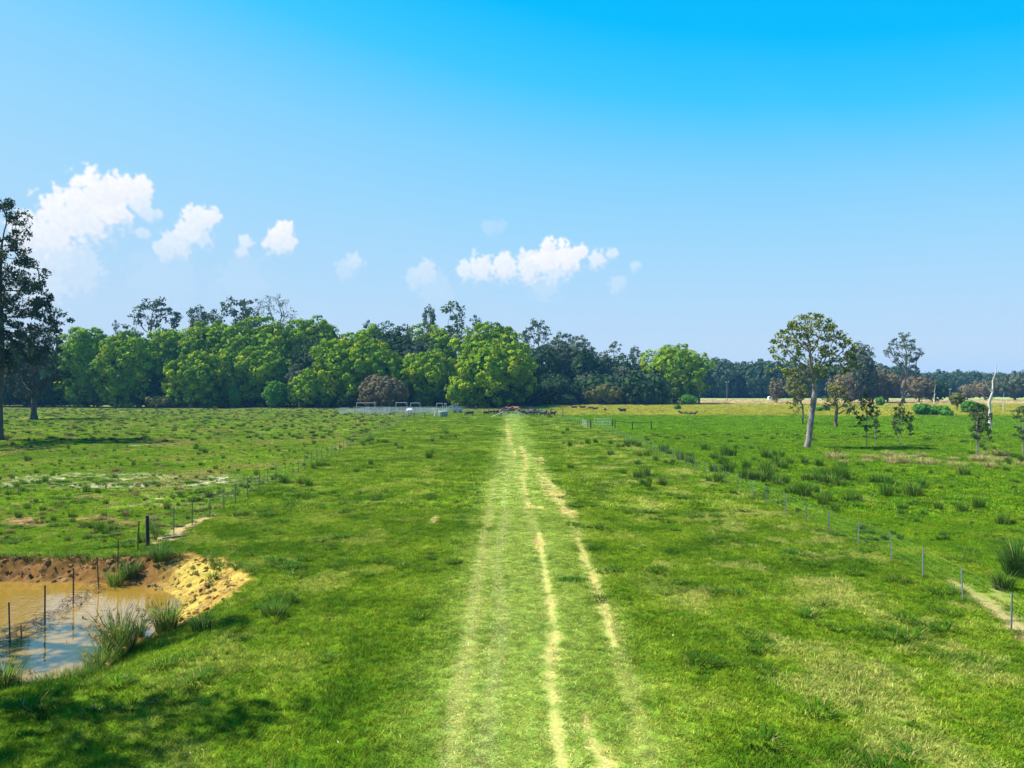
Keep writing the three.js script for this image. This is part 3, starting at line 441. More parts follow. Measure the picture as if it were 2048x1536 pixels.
{ // tall many-stemmed gum
  const d = 330, H = top(664, d), s = limbTree({ seed: 950, trunk: [[0, -.3, 0], [.1, 2.5, 0], [0, 4.5, 0]], base: 1.0, env: [[0, H - 5, 0, 6, 5, 5], [-5, H - 9, 0, 4, 5, 4], [5.5, H - 10, 0, 4, 5, 4], [0, H - 14, 1, 6, 5, 5], [6, H - 19, 0, 2.5, 3, 3]], n: 420, seg: 1, reach: 9, kill: 1.5, tip: .06, sprays: 24, spray: 1.2, leaf: [.46, .2], col: GREEN.gum, flat: .7, droop: .3 });
  plant('many_stemmed_gum', 'tall gum tree with several steep dark stems above the brownish trees', 'tree', s, BARK.brown, atX(1806, d), d);
}
{ // the big forked gum in the right paddock
  const d = 92.5, s = limbTree({ seed: 962, trunk: [[0, -.4, 0], [.35, 1.6, 0], [.55, 3.6, 0], [.95, 6.2, 0], [1.05, 7.2, .1]], base: .46, env: [[.6, 15.3, 0, 3.6, 2.5, 3], [-2.6, 13.2, 0, 2.3, 2.5, 2.4], [3.9, 13, .3, 2.6, 2.2, 2.6], [.8, 12, 0, 2.8, 2.4, 2.6], [-1.9, 10.4, .3, 1.7, 1.3, 2], [5.2, 10.9, 0, 1.8, 1.5, 1.8], [-4.4, 10.4, 0, 1.1, .7, 1.1], [2.6, 10.2, -1, 2, 1.2, 1.8], [1, 9.3, 1, 1.6, .8, 1.2]], n: 950, seg: .42, reach: 3.6, kill: .58, tip: .02, sprays: 25, spray: .46, leaf: [.19, .085], col: [.150, .180, .040], flat: .7, droop: .25, power: 2.1 });
  const o = plant('forked_gum', 'big forked gum tree with pale trunk and open crown in the right paddock', 'tree', s, BARK.grey, atX(1613, d), d);
}
{ // gnarled smaller tree and the saplings
  const d = 142; plant('gnarled_tree', 'gnarled half-height tree with drooping branches behind the forked gum', 'tree', limbTree({ seed: 971, trunk: [[0, -.3, 0], [-.1, 1.5, 0], [.1, 3, 0]], base: .42, env: [[0, 7, 0, 2.6, 2, 2.2], [-1.4, 4.6, 0, 1.6, 1.6, 1.6], [2, 4.4, 0, 2, 1.8, 1.6], [3.2, 2.6, 0, 1.4, 1, 1]], n: 240, seg: .5, reach: 4, kill: .7, tip: .035, sprays: 16, spray: .6, leaf: [.28, .11], col: GREEN.olive, droop: .6 }), BARK.brown, atX(1672, d), d);
  plant('gnarled_tree', 'little dark drooping tree right behind the trunk of the forked gum', 'tree', limbTree({ seed: 972, trunk: [[0, -.3, 0], [.2, 2, 0], [.1, 4, 0]], base: .2, env: [[-.6, 6.5, 0, 2, 2.4, 2], [-1.4, 4, 0, 1.6, 1.6, 1.4]], n: 150, seg: .5, reach: 4, kill: .7, tip: .03, sprays: 14, spray: .55, leaf: [.28, .11], col: GREEN.olive, droop: .6 }), BARK.brown, atX(1604, 150), 150);
  const sap = [0, 1, 2].map((k) => { const s = limbTree({ seed: 980 + k, trunk: [[0, -.2, 0], [.05 * (k - 1), 2, 0], [0, 4, .05]], base: .05, env: [[0, 5.2, 0, 1.0, 1.4, 1], [.4 * (k - 1), 3.4, 0, .9, .8, .8], [0, 2.3, .2, .8, .4, .6]], n: 120, seg: .28, reach: 2.2, kill: .42, tip: .013, sprays: 22, spray: .3, leaf: [.13, .06], col: [.048, .078, .026], droop: .5, inner: .3 }); const t = thing('sapling', '', 'sapling'); part('trunk', s[0], BARK.grey, t); part('crown', s[1], leafMat, t); scene.remove(t); return t; });
  taken.sapling = -1;
  [[1733, 889, 783, 1, 'taller sapling of the pair just right of the forked gum'], [1750, 887, 806, .9, 'shorter sapling of the pair just right of the forked gum'], [1792, 886, 822, .7, 'thin leaning sapling at the edge of the middle clump of three'], [1801, 887, 803, 1.05, 'fullest sapling of the middle clump of three'], [1819, 887, 818, .9, 'separate right-hand stem of the middle clump of three saplings'], [1953, 908, 800, 1.1, 'bushy sapling by the leafless tree'], [1957, 905, 815, .9, 'sapling close against the bushy sapling by the leafless tree'], [1974, 906, 812, .8, 'slim sapling in front of the leafless tree'], [2045, 908, 806, 1.3, 'sapling standing alone past the leafless tree'], [2036, 846, 812, .8, 'small distant sapling past the leafless tree']]
    .forEach(([px, by, ty, w, label], k) => { const d = gd(by), o = copy(sap[k % 3], label, 'saplings in the right paddock'), s = (by - ty) / (by - HORIZON) * EYE / 6.4; o.position.copy(gnd(atX(px, d), d)); o.scale.set(s * w, s, s * w); o.rotation.y = k * 1.9; });
  const dead = (px, by, ty, seed, label, lean) => {
    const d = gd(by), H = (by - ty) / (by - HORIZON) * EYE, w = wood(), r = rng(seed), j = (x, y) => V3(x * H + .015 * H * (r() - .5), y * H, .04 * H * (r() - .5)), f = j(.03, .55);
    tube(w, [j(0, -.03), j(.012, .2), j(.0, .4), f], [.030 * H, .024 * H, .021 * H, .017 * H], 8);
    tube(w, [f, j(lean * .5, .66), j(lean * .55, .74), j(lean, .87), j(lean * 1.15, 1)], [.015 * H, .011 * H, .009 * H, .007 * H, .003 * H], 6);
    tube(w, [f, j(-.01, .62), j(-.055, .68), j(-.075, .75)], [.012 * H, .010 * H, .007 * H, .003 * H], 6);
    tube(w, [j(.0, .42), j(.05, .47), j(.075, .46)], [.008 * H, .006 * H, .002 * H], 5); tube(w, [j(lean * .55, .74), j(lean * .3, .8)], [.005 * H, .002 * H], 5); tube(w, [j(.01, .3), j(-.04, .34)], [.007 * H, .002 * H], 5);
    return plant('dead_tree', label, 'tree', [woodGeo(w), null], BARK.pale, atX(px, d), d, 'leafless white trees');
  };
  dead(1980, 853, 725, 991, 'leafless white tree with two raised bare limbs behind the saplings', .09); dead(1868, 810, 768, 993, 'small leafless white stem in front of the distant wood', .06); dead(2006, 824, 784, 995, 'short leafless forked stump-like tree in the straw-coloured paddock', .05);
  [[1914, 826, 786, 12], [1843, 830, 805, 15], [1866, 829, 812, 15], [1883, 829, 810, 13], [1893, 831, 818, 11], [1938, 827, 801, 15], [1955, 827, 806, 12], [1760, 812, 793, 8], [1652, 823, 812, 7], [1638, 824, 813, 6]].forEach(([px, by, ty, hw], k) => { const d = gd(by), H = (by - ty) / (by - HORIZON) * EYE; plant('paddock_shrub', k ? 'rounded bright green shrub in the yellow grass of the right paddock' : 'small round-topped tree on a bare stem beside the green shrubs', 'shrub', domeTree({ seed: 1000 + k, R: wide(hw, d), H, low: k ? 0 : .4, heap: .55, per: 34, leaf: .2, col: k ? GREEN.bush : GREEN.olive, lumps: .3 }), BARK.brown, atX(px, d), d, 'green shrubs in the yellow grass'); });
}
console.log('right');

// ------------------------------------------------------------------ left paddock trees and the shade trees beyond the pond
{
  plant('tall_gum', 'very tall dark gum tree with layered drooping foliage casting a long shadow', 'tree', limbTree({ seed: 1101, trunk: [[0, -.4, 0], [-.2, 6, 0], [.1, 13, 0], [0, 22, .2], [.2, 28, 0]], base: .62, env: [[.3, 31, 0, 3.7, 4.6, 4], [1.4, 25, 0, 4.8, 4, 5.6], [4.0, 17.4, 0, 5.2, 3.4, 6], [1.5, 20.5, 0, 5, 3.4, 6.4], [2.2, 12.8, 0, 4, 2.8, 5], [-4, 21, 0, 4.5, 6, 6], [-3, 13, 0, 4, 3, 5]], n: 900, seg: .6, reach: 4.5, kill: .85, tip: .025, sprays: 44, spray: .76, leaf: [.25, .1], col: [.045, .066, .030], droop: .6, flat: .8, inner: .15 }), BARK.dark, -73.9, 101);
  plant('thick_trunked_tree', 'dark spreading tree with a short thick trunk in the left paddock', 'tree', limbTree({ seed: 1105, trunk: [[0, -.4, 0], [0, 3, 0], [.2, 8, 0]], base: .75, env: [[0, 17, 0, 6.5, 5.5, 5.5], [2.5, 11, 0, 5.5, 4, 5], [-3, 10.5, 0, 4.5, 4, 5], [0, 6.5, 0, 5, 2, 4]], n: 520, seg: .8, reach: 6, kill: 1.05, tip: .04, sprays: 34, spray: 1, leaf: [.36, .14], col: [.050, .066, .034], droop: .6, inner: .2 }), BARK.dark, atX(68, 169), 169);
  plant('broad_gum', 'broad gum tree standing beside the very tall dark gum, shading the left paddock', 'tree', limbTree({ seed: 1108, trunk: [[0, -.4, 0], [.2, 4, 0], [0, 9, 0]], base: .5, env: [[0, 19, 0, 6, 4.5, 6.5], [-3, 14, 2, 5, 4, 5], [2, 14, -3, 4.5, 3.5, 5]], n: 420, seg: .8, reach: 6, kill: 1.05, tip: .035, sprays: 36, spray: .95, leaf: [.34, .13], col: GREEN.gum, droop: .6 }), BARK.dark, -77, 90);
  const shade = [
    [-27.2, 24.6, 1111, 25, 'gum tree on the far left bank of the pond, throwing the shadow beside it'], [-22.5, 18.2, 1112, 22.5, 'gum tree near the lower left corner of the pond'], [-25.5, 15.8, 1113, 24, 'gum tree farther left of the mown grass, throwing streaky shade'],
  ];
  for (const [x, d, seed, H, label] of shade) plant('shade_gum', label, 'tree', limbTree({ seed, trunk: [[0, -.4, 0], [.3, 5, 0], [0, 11, 0]], base: .38, env: [[0, H - 3, 0, 2.6, 2.2, 1.6], [-2, H - 6.5, 0, 3, 2.2, 1.8], [2.4, H - 5.6, 0, 2.6, 1.7, 1.5], [0, H - 10, 0, 4, 2, 2.4]], n: 300, seg: .6, reach: 5, kill: .95, tip: .028, sprays: 30, spray: .7, leaf: [.22, .08], col: GREEN.gum, droop: .6 }), BARK.grey, x, d);
}
console.log('trees');

// ------------------------------------------------------------------ grass: blades in small patches
function grassPatch(seed, R, count, h, w, lean, dry = 0.1) {
  const r = rng(seed), L = new Leaves();
  for (let k = 0; k < count; k++) {
    const a = r() * 6.283, q = R * Math.sqrt(r()), o = V3(Math.cos(a) * q, -0.015, Math.sin(a) * q), b = r() * 6.283, hh = h * (0.45 + 0.85 * r()), dir = V3(Math.cos(b) * lean * hh, hh, Math.sin(b) * lean * hh), side = V3(-Math.sin(b + r() - .5), 0, Math.cos(b + r() - .5)).multiplyScalar(w * (0.6 + 0.6 * r()) / 2);
    const f = side.clone().normalize().cross(dir).normalize(), t = 0.78 + 0.5 * r(), col = r() < dry ? [1.9 * t, 1.35 * t, 2.6 * t] : [t * (0.85 + 0.35 * r()), t, t * (0.7 + 0.6 * r())];
    if (f.y < 0) f.negate();
    L.blade(o, dir, side, f.multiplyScalar(0.7).add(V3(0, 0.5, 0)).normalize(), col, V3(Math.cos(b) * lean * hh * 0.7, -0.12 * hh, Math.sin(b) * lean * hh * 0.7));
  }
  return L.build();
}
function sow(name, label, geos, area, count, seed, gain, sizeOf) {
  const r = rng(seed), lists = geos.map(() => []), tmp = new THREE.Object3D();
  for (let k = 0; k < count; k++) {
    const [x, d] = area(r); cover(x, d); if (r() < BARE * 1.15) continue; const size = sizeOf(x, d, r); if (size <= 0) continue;
    tmp.position.set(x, ground(x, d), -d); tmp.rotation.set(0, r() * 6.283, 0); tmp.scale.set(1, 1, 1).multiplyScalar(0.8 + 0.4 * r()); tmp.scale.y *= size; tmp.updateMatrix();
    const v = gain * (0.5 + 1.0 * r()), y = 0.85 + 0.35 * r(); lists[Math.floor(r() * geos.length)].push([tmp.matrix.clone(), C[0] * v * y, C[1] * v, C[2] * v]);
  }
  lists.forEach((l, i) => { const m = new THREE.InstancedMesh(geos[i], grassMat, l.length), c = new THREE.Color(); l.forEach((e, k) => { m.setMatrixAt(k, e[0]); m.setColorAt(k, c.setRGB(e[1], e[2], e[3])); }); m.name = numbered(name); m.castShadow = m.receiveShadow = true; scene.add(m); tag(m, label, 'grass', null, 'stuff'); });
}
const wedge = (d0, d1, k = 0.80) => (r) => { const d = Math.sqrt(lerp(d0 * d0, d1 * d1, r())); return [(r() * 2 - 1) * (k * d + 1.5), d]; };
sow('short_grass', 'short mown green grass blades of the strip and the pond edge', [1, 2, 3, 4].map((s) => grassPatch(s, .10, 17, .085, .012, .6, .09)), wedge(12, 44), 215000, 11, 1.22, (x, d, r) => clamp(TALL * (0.65 + 0.7 * r()), .35, 2.4));
sow('pasture_grass', 'green pasture grass blades around the wheel track and in the paddocks', [5, 6, 7].map((s) => grassPatch(s, .27, 24, .13, .026, .55, .09)), wedge(43, 115, .79), 170000, 12, 1.22, (x, d, r) => clamp(TALL * (0.6 + 0.7 * r()), .35, 2.4));
sow('distant_grass', 'distant green pasture grass in front of the wood', [8, 9].map((s) => grassPatch(s, .65, 34, .2, .06, .5, .09)), wedge(112, 270, .79), 105000, 13, 1.2, (x, d, r) => clamp(TALL * (0.5 + 0.7 * r()), .35, 3));
sow('tall_yellow_grass', 'tall yellow-green grass standing beyond the right paddock', [10, 11].map((s) => grassPatch(s, 1.2, 50, .42, .09, .35, .15)), (r) => { const d = Math.sqrt(lerp(188 * 188, 420 * 420, r())); return [lerp(10, .80 * d, r()), d]; }, 22000, 14, 1.15, (x, d, r) => TALL > 1.7 ? TALL / 3 * (0.6 + 0.9 * r()) : 0);
console.log('grass');

// ------------------------------------------------------------------ rushes and sedges
function rush(seed, count, h, R, w, col, arch = 0.35, heads = 0) {
  const r = rng(seed), L = new Leaves();
  for (let k = 0; k < count; k++) {
    const a = r() * 6.283, q = R * Math.sqrt(r()) * 0.6, b = a + (r() - .5) * 1.2, hh = h * (0.5 + 0.6 * r()), le = arch * (0.3 + q / R), o = V3(Math.cos(a) * q, -0.05, Math.sin(a) * q), dir = V3(Math.cos(b) * le * hh, hh, Math.sin(b) * le * hh), side = V3(-Math.sin(b), 0, Math.cos(b)).multiplyScalar(w / 2), f = side.clone().normalize().cross(dir).normalize(); if (f.y < 0) f.negate();
    const c = vary(r() < .07 ? [.26, .2, .08] : col, r, .3, .15), bend = V3(Math.cos(b) * le * hh * .6, -.1 * hh, Math.sin(b) * le * hh * .6);
    L.blade(o, dir, side, f.multiplyScalar(.7).add(V3(Math.cos(a) * .4, .5, Math.sin(a) * .4)).normalize(), c, bend);
    if (k < heads) { const e = o.clone().add(dir).add(bend); for (let m = 0; m < 7; m++) { const v = rv(r); L.quad(e.clone().addScaledVector(v, .05), v.clone().multiplyScalar(.06), v.clone().cross(rv(r)).normalize().multiplyScalar(.014), V3(0, 1, 0), vary([.26, .16, .06], r, .3, .1)); } }
  }
  return L.build();
}
{
  const big = (px, by, drop, seed, count, h, R, label, heads = 0, col = [.085, .155, .018]) => { const x = gx(px, by, drop), d = gd(by, drop), m = single('sedge_clump', rush(seed, count, h * 1.25, R, .019, col, .45, heads), grassMat, label, 'sedge'); m.position.copy(gnd(x, d)); return m; };
  big(238, 1300, .6, 21, 420, 1.25, .62, 'largest sedge clump with brown seed heads at the water edge', 60); big(205, 1325, .5, 27, 260, .8, .6, 'low bushy sedge at the foot of the largest sedge clump', 10);
  big(332, 1248, .5, 22, 330, .95, .5, 'bushy sedge clump on the ochre bank', 26); big(280, 1268, .7, 23, 90, .75, .2, 'thin upright rush tuft standing in the water'); big(8, 1372, .5, 24, 260, .85, .5, 'dark sedge clump at the near left end of the pond', 8);
  big(232, 1150, .3, 25, 200, .8, .4, 'grassy clump below the bank where the fence enters the pond'); big(262, 1128, 0, 26, 240, .8, .5, 'dark rush clump on the bank below the dark timber post', 0, [.035, .085, .016]); big(322, 1122, 0, 28, 260, .7, .6, 'rush clump in the grass by the dark timber post', 0, [.04, .1, .016]);
  big(2035, 1150, 0, 29, 420, 1.5, .7, 'big dark rush clump outside the right fence by the bare strip', 0, [.03, .08, .012]); big(2005, 1180, 0, 30, 200, .7, .5, 'lower dark rush beside the bare strip under the right fence', 0, [.035, .085, .012]);
  big(405, 1250, 0, 31, 160, .5, .45, 'small dark grass tussock at the end of the ochre bank', 0, [.035, .09, .014]); big(548, 1232, 0, 32, 220, .45, .6, 'low grass tussock above the tree shadow on the mown grass', 0, [.06, .13, .016]);
  { const q = rng(57); for (let k = 0; k < 34; k++) { const x = k < 24 ? -23 + k * .36 : -13.4 + (k - 24) * .33, d = k < 24 ? 31.1 + .5 * (q() - .4) : 30.8 - (k - 24) * .28 + .5 * (q() - .3); const m = single('rim_grass_tuft', rush(140 + k, 70, .22 + .25 * q(), .28, .015, [.065, .13, .012], .8), grassMat, 'grass tuft hanging over the rim of the eroded pond bank', 'grass tuft', 'grass tufts on the eroded bank rim'); m.position.copy(gnd(x, d)); } }
  for (let k = 0; k < 16; k++) { const px = 20 + k * 11.5, by = 1362 - k * 2.2 + (k % 3) * 6; const m = single('bank_grass_tuft', rush(40 + k, 120, .38 + .2 * ((k * 7) % 5) / 5, .32, .012, [.06, .125, .016], .5, k % 3 ? 0 : 5), grassMat, 'long grass tuft on the near bank of the pond', 'grass tuft', 'grass tufts on the near pond bank'); m.position.copy(gnd(gx(px, by, .35), gd(by, .35))); }
}
{
  const r = rng(61), geos = [0, 1, 2, 3].map((k) => rush(70 + k, 170, .95, .55, .022, [.050, .122, .009], .28)), brown = [0, 1].map((k) => rush(80 + k, 150, .5, .5, .024, [.15, .125, .05], .45)), straw = [0, 1].map((k) => rush(85 + k, 170, .9, .7, .026, [.30, .27, .1], .6));
  const put = (geo, x, d, s, name, label, group) => { const m = single(name, geo, grassMat, label, 'tussock', group); m.position.copy(gnd(x, d)); m.rotation.y = r() * 6.28; m.scale.set(s * (.8 + .5 * r()), s * (.7 + .6 * r()), s * (.8 + .5 * r())); };
  const inView = (d) => .74 * d, free = (x, d) => pondDistance(x, d) > .8;
  for (let k = 0, n = 0; n < 115 && k < 6000; k++) { const d = 33 + 80 * r() ** 1.2, x = lerp(-inView(d), fenceLeft(d) - .5, r()); if (!free(x, d) || noise(x / 9, d / 9 + 5) < -.15) continue; put(r() < .6 ? geos[n % 4] : brown[n % 2], x, d, .34 + .45 * r() ** 2, 'rush_tussock', 'rush tussock in the grazed left paddock', 'rush tussocks of the left paddock'); n++; }
  for (let k = 0, n = 0; n < 105 && k < 4000; k++) { const stand = n < 70, d = stand ? 48 + 36 * r() : 38 + 55 * r(), x = stand ? fenceRight(d) + .6 + 15 * r() ** 1.3 : lerp(fenceRight(d) + .6, Math.min(inView(d), 62), r()); if (noise(x / (stand ? 4 : 10) + 30, d / (stand ? 5 : 8)) < -.05) continue; put(geos[n % 4], x, d, (stand ? .8 : .6) + .7 * r(), 'rush_tussock', 'tall dark rush tussock in the lush right paddock', 'rush tussocks of the right paddock'); n++; }
  for (let n = 0; n < 42; n++) { const x = 34 + 26 * r(), d = 75 - (x - 50) * .15 + 13 * (r() - .5); put(straw[n % 2], x, d, .6 + .5 * r(), 'straw_tussock', 'bleached straw tussock in front of the saplings', 'straw tussocks before the saplings'); }
  for (let k = 0, n = 0; n < 65 && k < 3000; k++) { const d = 48 + 75 * r(), left = r() < .5, x = left ? lerp(fenceLeft(d) + .5, -4.5, r() ** 1.5) : lerp(4.5, fenceRight(d) - .3, Math.sqrt(r())); if (noise(x / 6 + 3, d / 9) < .1) continue; put(geos[n % 4], x, d, .55 + .5 * r(), 'rush_tussock', 'dark rush tussock in the strip beside the wheel track', 'rush tussocks along the track strip'); n++; }
  // the many small far ones: nobody could count them
  const many = new THREE.InstancedMesh(rush(95, 80, .55, .6, .05, [.036, .082, .008], .5), grassMat, 2400), many2 = new THREE.InstancedMesh(rush(96, 60, .35, .6, .05, [.16, .15, .045], .7), grassMat, 2200), o = new THREE.Object3D(), c = new THREE.Color();
  [many, many2].forEach((m, q) => { for (let k = 0; k < m.count; k++) { const d = Math.sqrt(lerp(100 * 100, 250 * 250, r())), left = r() < (q ? .8 : .62), x = left ? lerp(-inView(d), fenceLeft(d) - 1, r()) : lerp(fenceRight(d) + 1, inView(d), r()); o.position.copy(gnd(x, d)); o.rotation.set(0, r() * 6.28, 0); o.scale.setScalar(.5 + .8 * r() ** 2); if (!left && d > 120) o.scale.multiplyScalar(.45); o.updateMatrix(); m.setMatrixAt(k, o.matrix); m.setColorAt(k, c.setScalar(.8 + .5 * r())); } m.name = q ? 'distant_brown_tussocks' : 'distant_tussocks'; scene.add(m); tag(m, q ? 'small brown tussocks dotting the far paddocks' : 'small dark tussocks dotting the far paddocks', 'tussocks', null, 'stuff'); });
  [geos[1], brown[1], geos[2]].forEach((g, q) => { const m = new THREE.InstancedMesh(g, grassMat, [420, 420, 260][q]); for (let k = 0; k < m.count; k++) { let x, d; do { d = 34 + 70 * r(); x = q < 2 ? lerp(-inView(d), fenceLeft(d) - .4, r()) : lerp(fenceRight(d) + .5, inView(d), r()); } while (!free(x, d)); o.position.copy(gnd(x, d)); o.rotation.set(0, r() * 6.28, 0); o.scale.setScalar(.16 + .42 * r() ** 2); o.updateMatrix(); m.setMatrixAt(k, o.matrix); m.setColorAt(k, c.setScalar(.8 + .5 * r())); } m.name = ['small_green_tussocks', 'small_brown_tussocks', 'small_rushes'][q]; scene.add(m); tag(m, ['small green tussocks scattered thickly over the left paddock', 'small brown tussocks scattered thickly over the left paddock', 'small rushes scattered over the right paddock'][q], 'tussocks', null, 'stuff'); });
  // small weeds in the near turf
  const weed = new THREE.InstancedMesh(rush(90, 90, .24, .36, .02, [.034, .098, .006], .9), grassMat, 1500); for (let k = 0; k < 1500; k++) { let x, d; do { [x, d] = wedge(13, 60, .76)(r); } while (!free(x, d) || Math.abs(x - .5) < 2.6 || noise(x / 4 + 60, d / 4) + .5 * noise(x * .9, d * .9) < .18); o.position.copy(gnd(x, d)); o.rotation.set(0, r() * 6.28, 0); o.scale.setScalar(.4 + 1.1 * r() ** 2); o.updateMatrix(); weed.setMatrixAt(k, o.matrix); weed.setColorAt(k, c.setScalar(.7 + .6 * r())); } weed.name = 'turf_weeds'; scene.add(weed); tag(weed, 'darker weeds and coarse grass scattered in the turf', 'weeds', null, 'stuff');
  // dead leaves and straw on the turf
  const lg = new Leaves(); lg.quad(V3(0, .03, 0), V3(.06, .01, 0), V3(0, 0, .022), V3(0, 1, 0), [1, 1, 1]); const lit = new THREE.InstancedMesh(lg.build(), new THREE.MeshStandardMaterial({ vertexColors: true, roughness: .8, side: THREE.DoubleSide }), 900); for (let k = 0; k < 900; k++) { let x, d; do { [x, d] = wedge(12.5, 40, .76)(r); } while (!free(x, d)); o.position.copy(gnd(x, d)); o.position.y += .035; o.rotation.set((r() - .5) * .8, r() * 6.28, (r() - .5) * .8); o.scale.setScalar(.22 + .5 * r() ** 2); o.updateMatrix(); lit.setMatrixAt(k, o.matrix); const t = r(); c.setRGB(t < .6 ? .5 : .28, t < .6 ? .44 : .12, t < .6 ? .28 : .05); lit.setColorAt(k, c); } lit.name = 'fallen_leaves'; scene.add(lit); tag(lit, 'pale dead leaves strewn on the mown grass', 'leaves', null, 'stuff');
  // clods of earth on the eroded banks
  const ico = new THREE.IcosahedronGeometry(1, 1), ip = ico.attributes.position; for (let k = 0; k < ip.count; k++) { const f = 1 + .45 * noise(ip.getX(k) * 2 + 3, ip.getY(k) * 2 + ip.getZ(k) * 1.7); ip.setXYZ(k, ip.getX(k) * f, ip.getY(k) * f * .75, ip.getZ(k) * f); } ico.computeVertexNormals();
  const spots = []; while (spots.length < 900) { const x = -25 + 15 * r(), d = 20 + 13 * r(); cover(x, d); const p = pondDistance(x, d); if (p > .05 && p < 2.6 && BARE > .75 && (d > 28.5 || x > -13.8) && r() < .9) spots.push([x, d, C[0], C[1], C[2]]); }
  const clod = new THREE.InstancedMesh(ico, plain(1, 1, 1, 1), spots.length); spots.forEach(([x, d, a, b, e], k) => { o.position.copy(gnd(x, d)); o.rotation.set(r() * 6, r() * 6, r() * 6); o.scale.set(1, .6, 1).multiplyScalar(.02 + .13 * r() ** 4); o.updateMatrix(); clod.setMatrixAt(k, o.matrix); const v = .95 + .5 * r(); clod.setColorAt(k, c.setRGB(a * v, b * v, e * v)); }); clod.name = 'earth_clods'; scene.add(clod); tag(clod, 'crumbled earth clods on the eroded pond banks', 'earth', null, 'stuff');
}
console.log('rushes');

// ------------------------------------------------------------------ fences
const STEEL = plain(.30, .31, .33, .5, .6), DARKSTEEL = plain(.07, .065, .06, .7, .3), GALV = plain(.52, .53, .56, .5, .1), TIMBER = plain(.028, .024, .02, .95), WIRE = plain(.34, .34, .35, .5, .6), RUSTY = plain(.10, .055, .035, .8, .2);
const box = (w, h, d, x = 0, y = 0, z = 0) => new THREE.BoxGeometry(w, h, d).translate(x, y, z);
function bar(a, b, rad, sides = 6) { const L = a.distanceTo(b), g = new THREE.CylinderGeometry(rad, rad, L, sides); g.applyQuaternion(new THREE.Quaternion().setFromUnitVectors(V3(0, 1, 0), b.clone().sub(a).normalize())); const m = a.clone().add(b).multiplyScalar(.5); return g.translate(m.x, m.y, m.z); }
const picket = (h) => { const b = [0, 2.094, 4.189].map((a) => box(.006, h, .028, 0, h / 2 - .2, .014).rotateY(a)); return mergeGeometries([...b, box(.012, h * .98, .012, 0, h / 2 - .2, 0)]); };
function strandFence(name, label, posts, heights, wireMat, postMat) { // posts: [x, d, exposed height, kind]
  const t = thing(name, label, 'fence'), geos = {}, r = rng(posts.length);
  const feet = posts.map(([x, d, h, kind, y]) => { const p = gnd(x, d); if (y !== undefined) p.y = y; const key = `${h}${kind}`; geos[key] ??= kind === 'timber' ? new THREE.CylinderGeometry(.075, .095, h + .3, 9).translate(0, h / 2 - .15, 0) : picket(h + .2); const m = part('post', geos[key], kind === 'timber' ? TIMBER : postMat, t); m.position.copy(p); m.rotation.set((r() - .5) * .12, r() * 6.28, (r() - .5) * .12); if (kind === 'timber') m.userData.label = 'dark round timber post'; return p; });
  for (const f of heights) { const g = []; for (let i = 1; i < feet.length; i++) { const a = feet[i - 1].clone(), b = feet[i].clone(); a.y += posts[i - 1][2] * f; b.y += posts[i][2] * f; g.push(bar(a, b, .0024, 4)); } part('wire', mergeGeometries(g), wireMat, t); }
  return t;
}
{
  const L = [[-16.25, 20.6], [-16.3, 22.8], [-16.45, 24.7], [-16.9, 27.0], [-17, 28.9]].map(([x, d]) => [x, d, 1.9, 'steel', POND_LEVEL - .55]);
  L.push([-17.1, 30.4, 1.45, 'steel'], [-17.2, 32.2, 1.4, 'steel']);
  strandFence('pond_fence', 'rusty steel-post wire fence standing in the pond water', L, [.5, .66, .82, .96], RUSTY, RUSTY);
  const P = [[-17.25, 33.2, 1.45, 'timber']]; for (let d = 36.6, k = 0; d < 172; d += 2.35 + .25 * Math.sin(k * 1.7), k++) P.push([fenceLeft(d), d, 1.4, 'steel']);
  strandFence('left_fence', 'wire fence on dark steel pickets along the left of the track strip', P, [.25, .45, .62, .8, .96], WIRE, plain(.12, .125, .14, .6, .4));
  const R = [[15.1, 19, 1.2, 'steel']]; for (let d = 22, k = 0; d < 128; d += 2.95 + .2 * Math.sin(k * 2.1), k++) { if (d > 34.2 && d < 36.4) R.push([fenceRight(34.6), 34.6, 1.25, 'timber']); R.push([fenceRight(d), d, 1.2, 'steel']); }
  strandFence('right_fence', 'wire fence on shiny grey steel pickets along the right of the track strip', R, [.25, .45, .62, .8, .96], WIRE, plain(.20, .22, .225, .5, .3));
  const F = []; for (let d = 134, k = 0; d < 178; d += 3, k++) F.push([fenceRight(d), d, 1.2, 'steel']); strandFence('gateway_fence', 'short wire fence running from the paddock gates back to the herd', F, [.3, .55, .8, .96], WIRE, STEEL);
  const B = []; for (let k = 0; k < 34; k++) B.push([lerp(-17, 18, k / 33), lerp(222, 236, k / 33), 1.25, 'steel']); strandFence('wood_fence', 'wire fence on pale posts at the foot of the wood behind the herd', B, [.35, .65, .95], WIRE, plain(.4, .4, .38));
  const Y = []; for (let k = 0; k < 8; k++) Y.push([lerp(-1.2, 9, k / 7) + (k > 0 ? 3.0 : 0), lerp(181, 178.5, k / 7), 1.3, 'steel']); strandFence('herd_fence', 'wire fence on steel pickets holding back the herd beside the gate', Y.slice(1), [.3, .55, .8, .96], WIRE, STEEL);
}
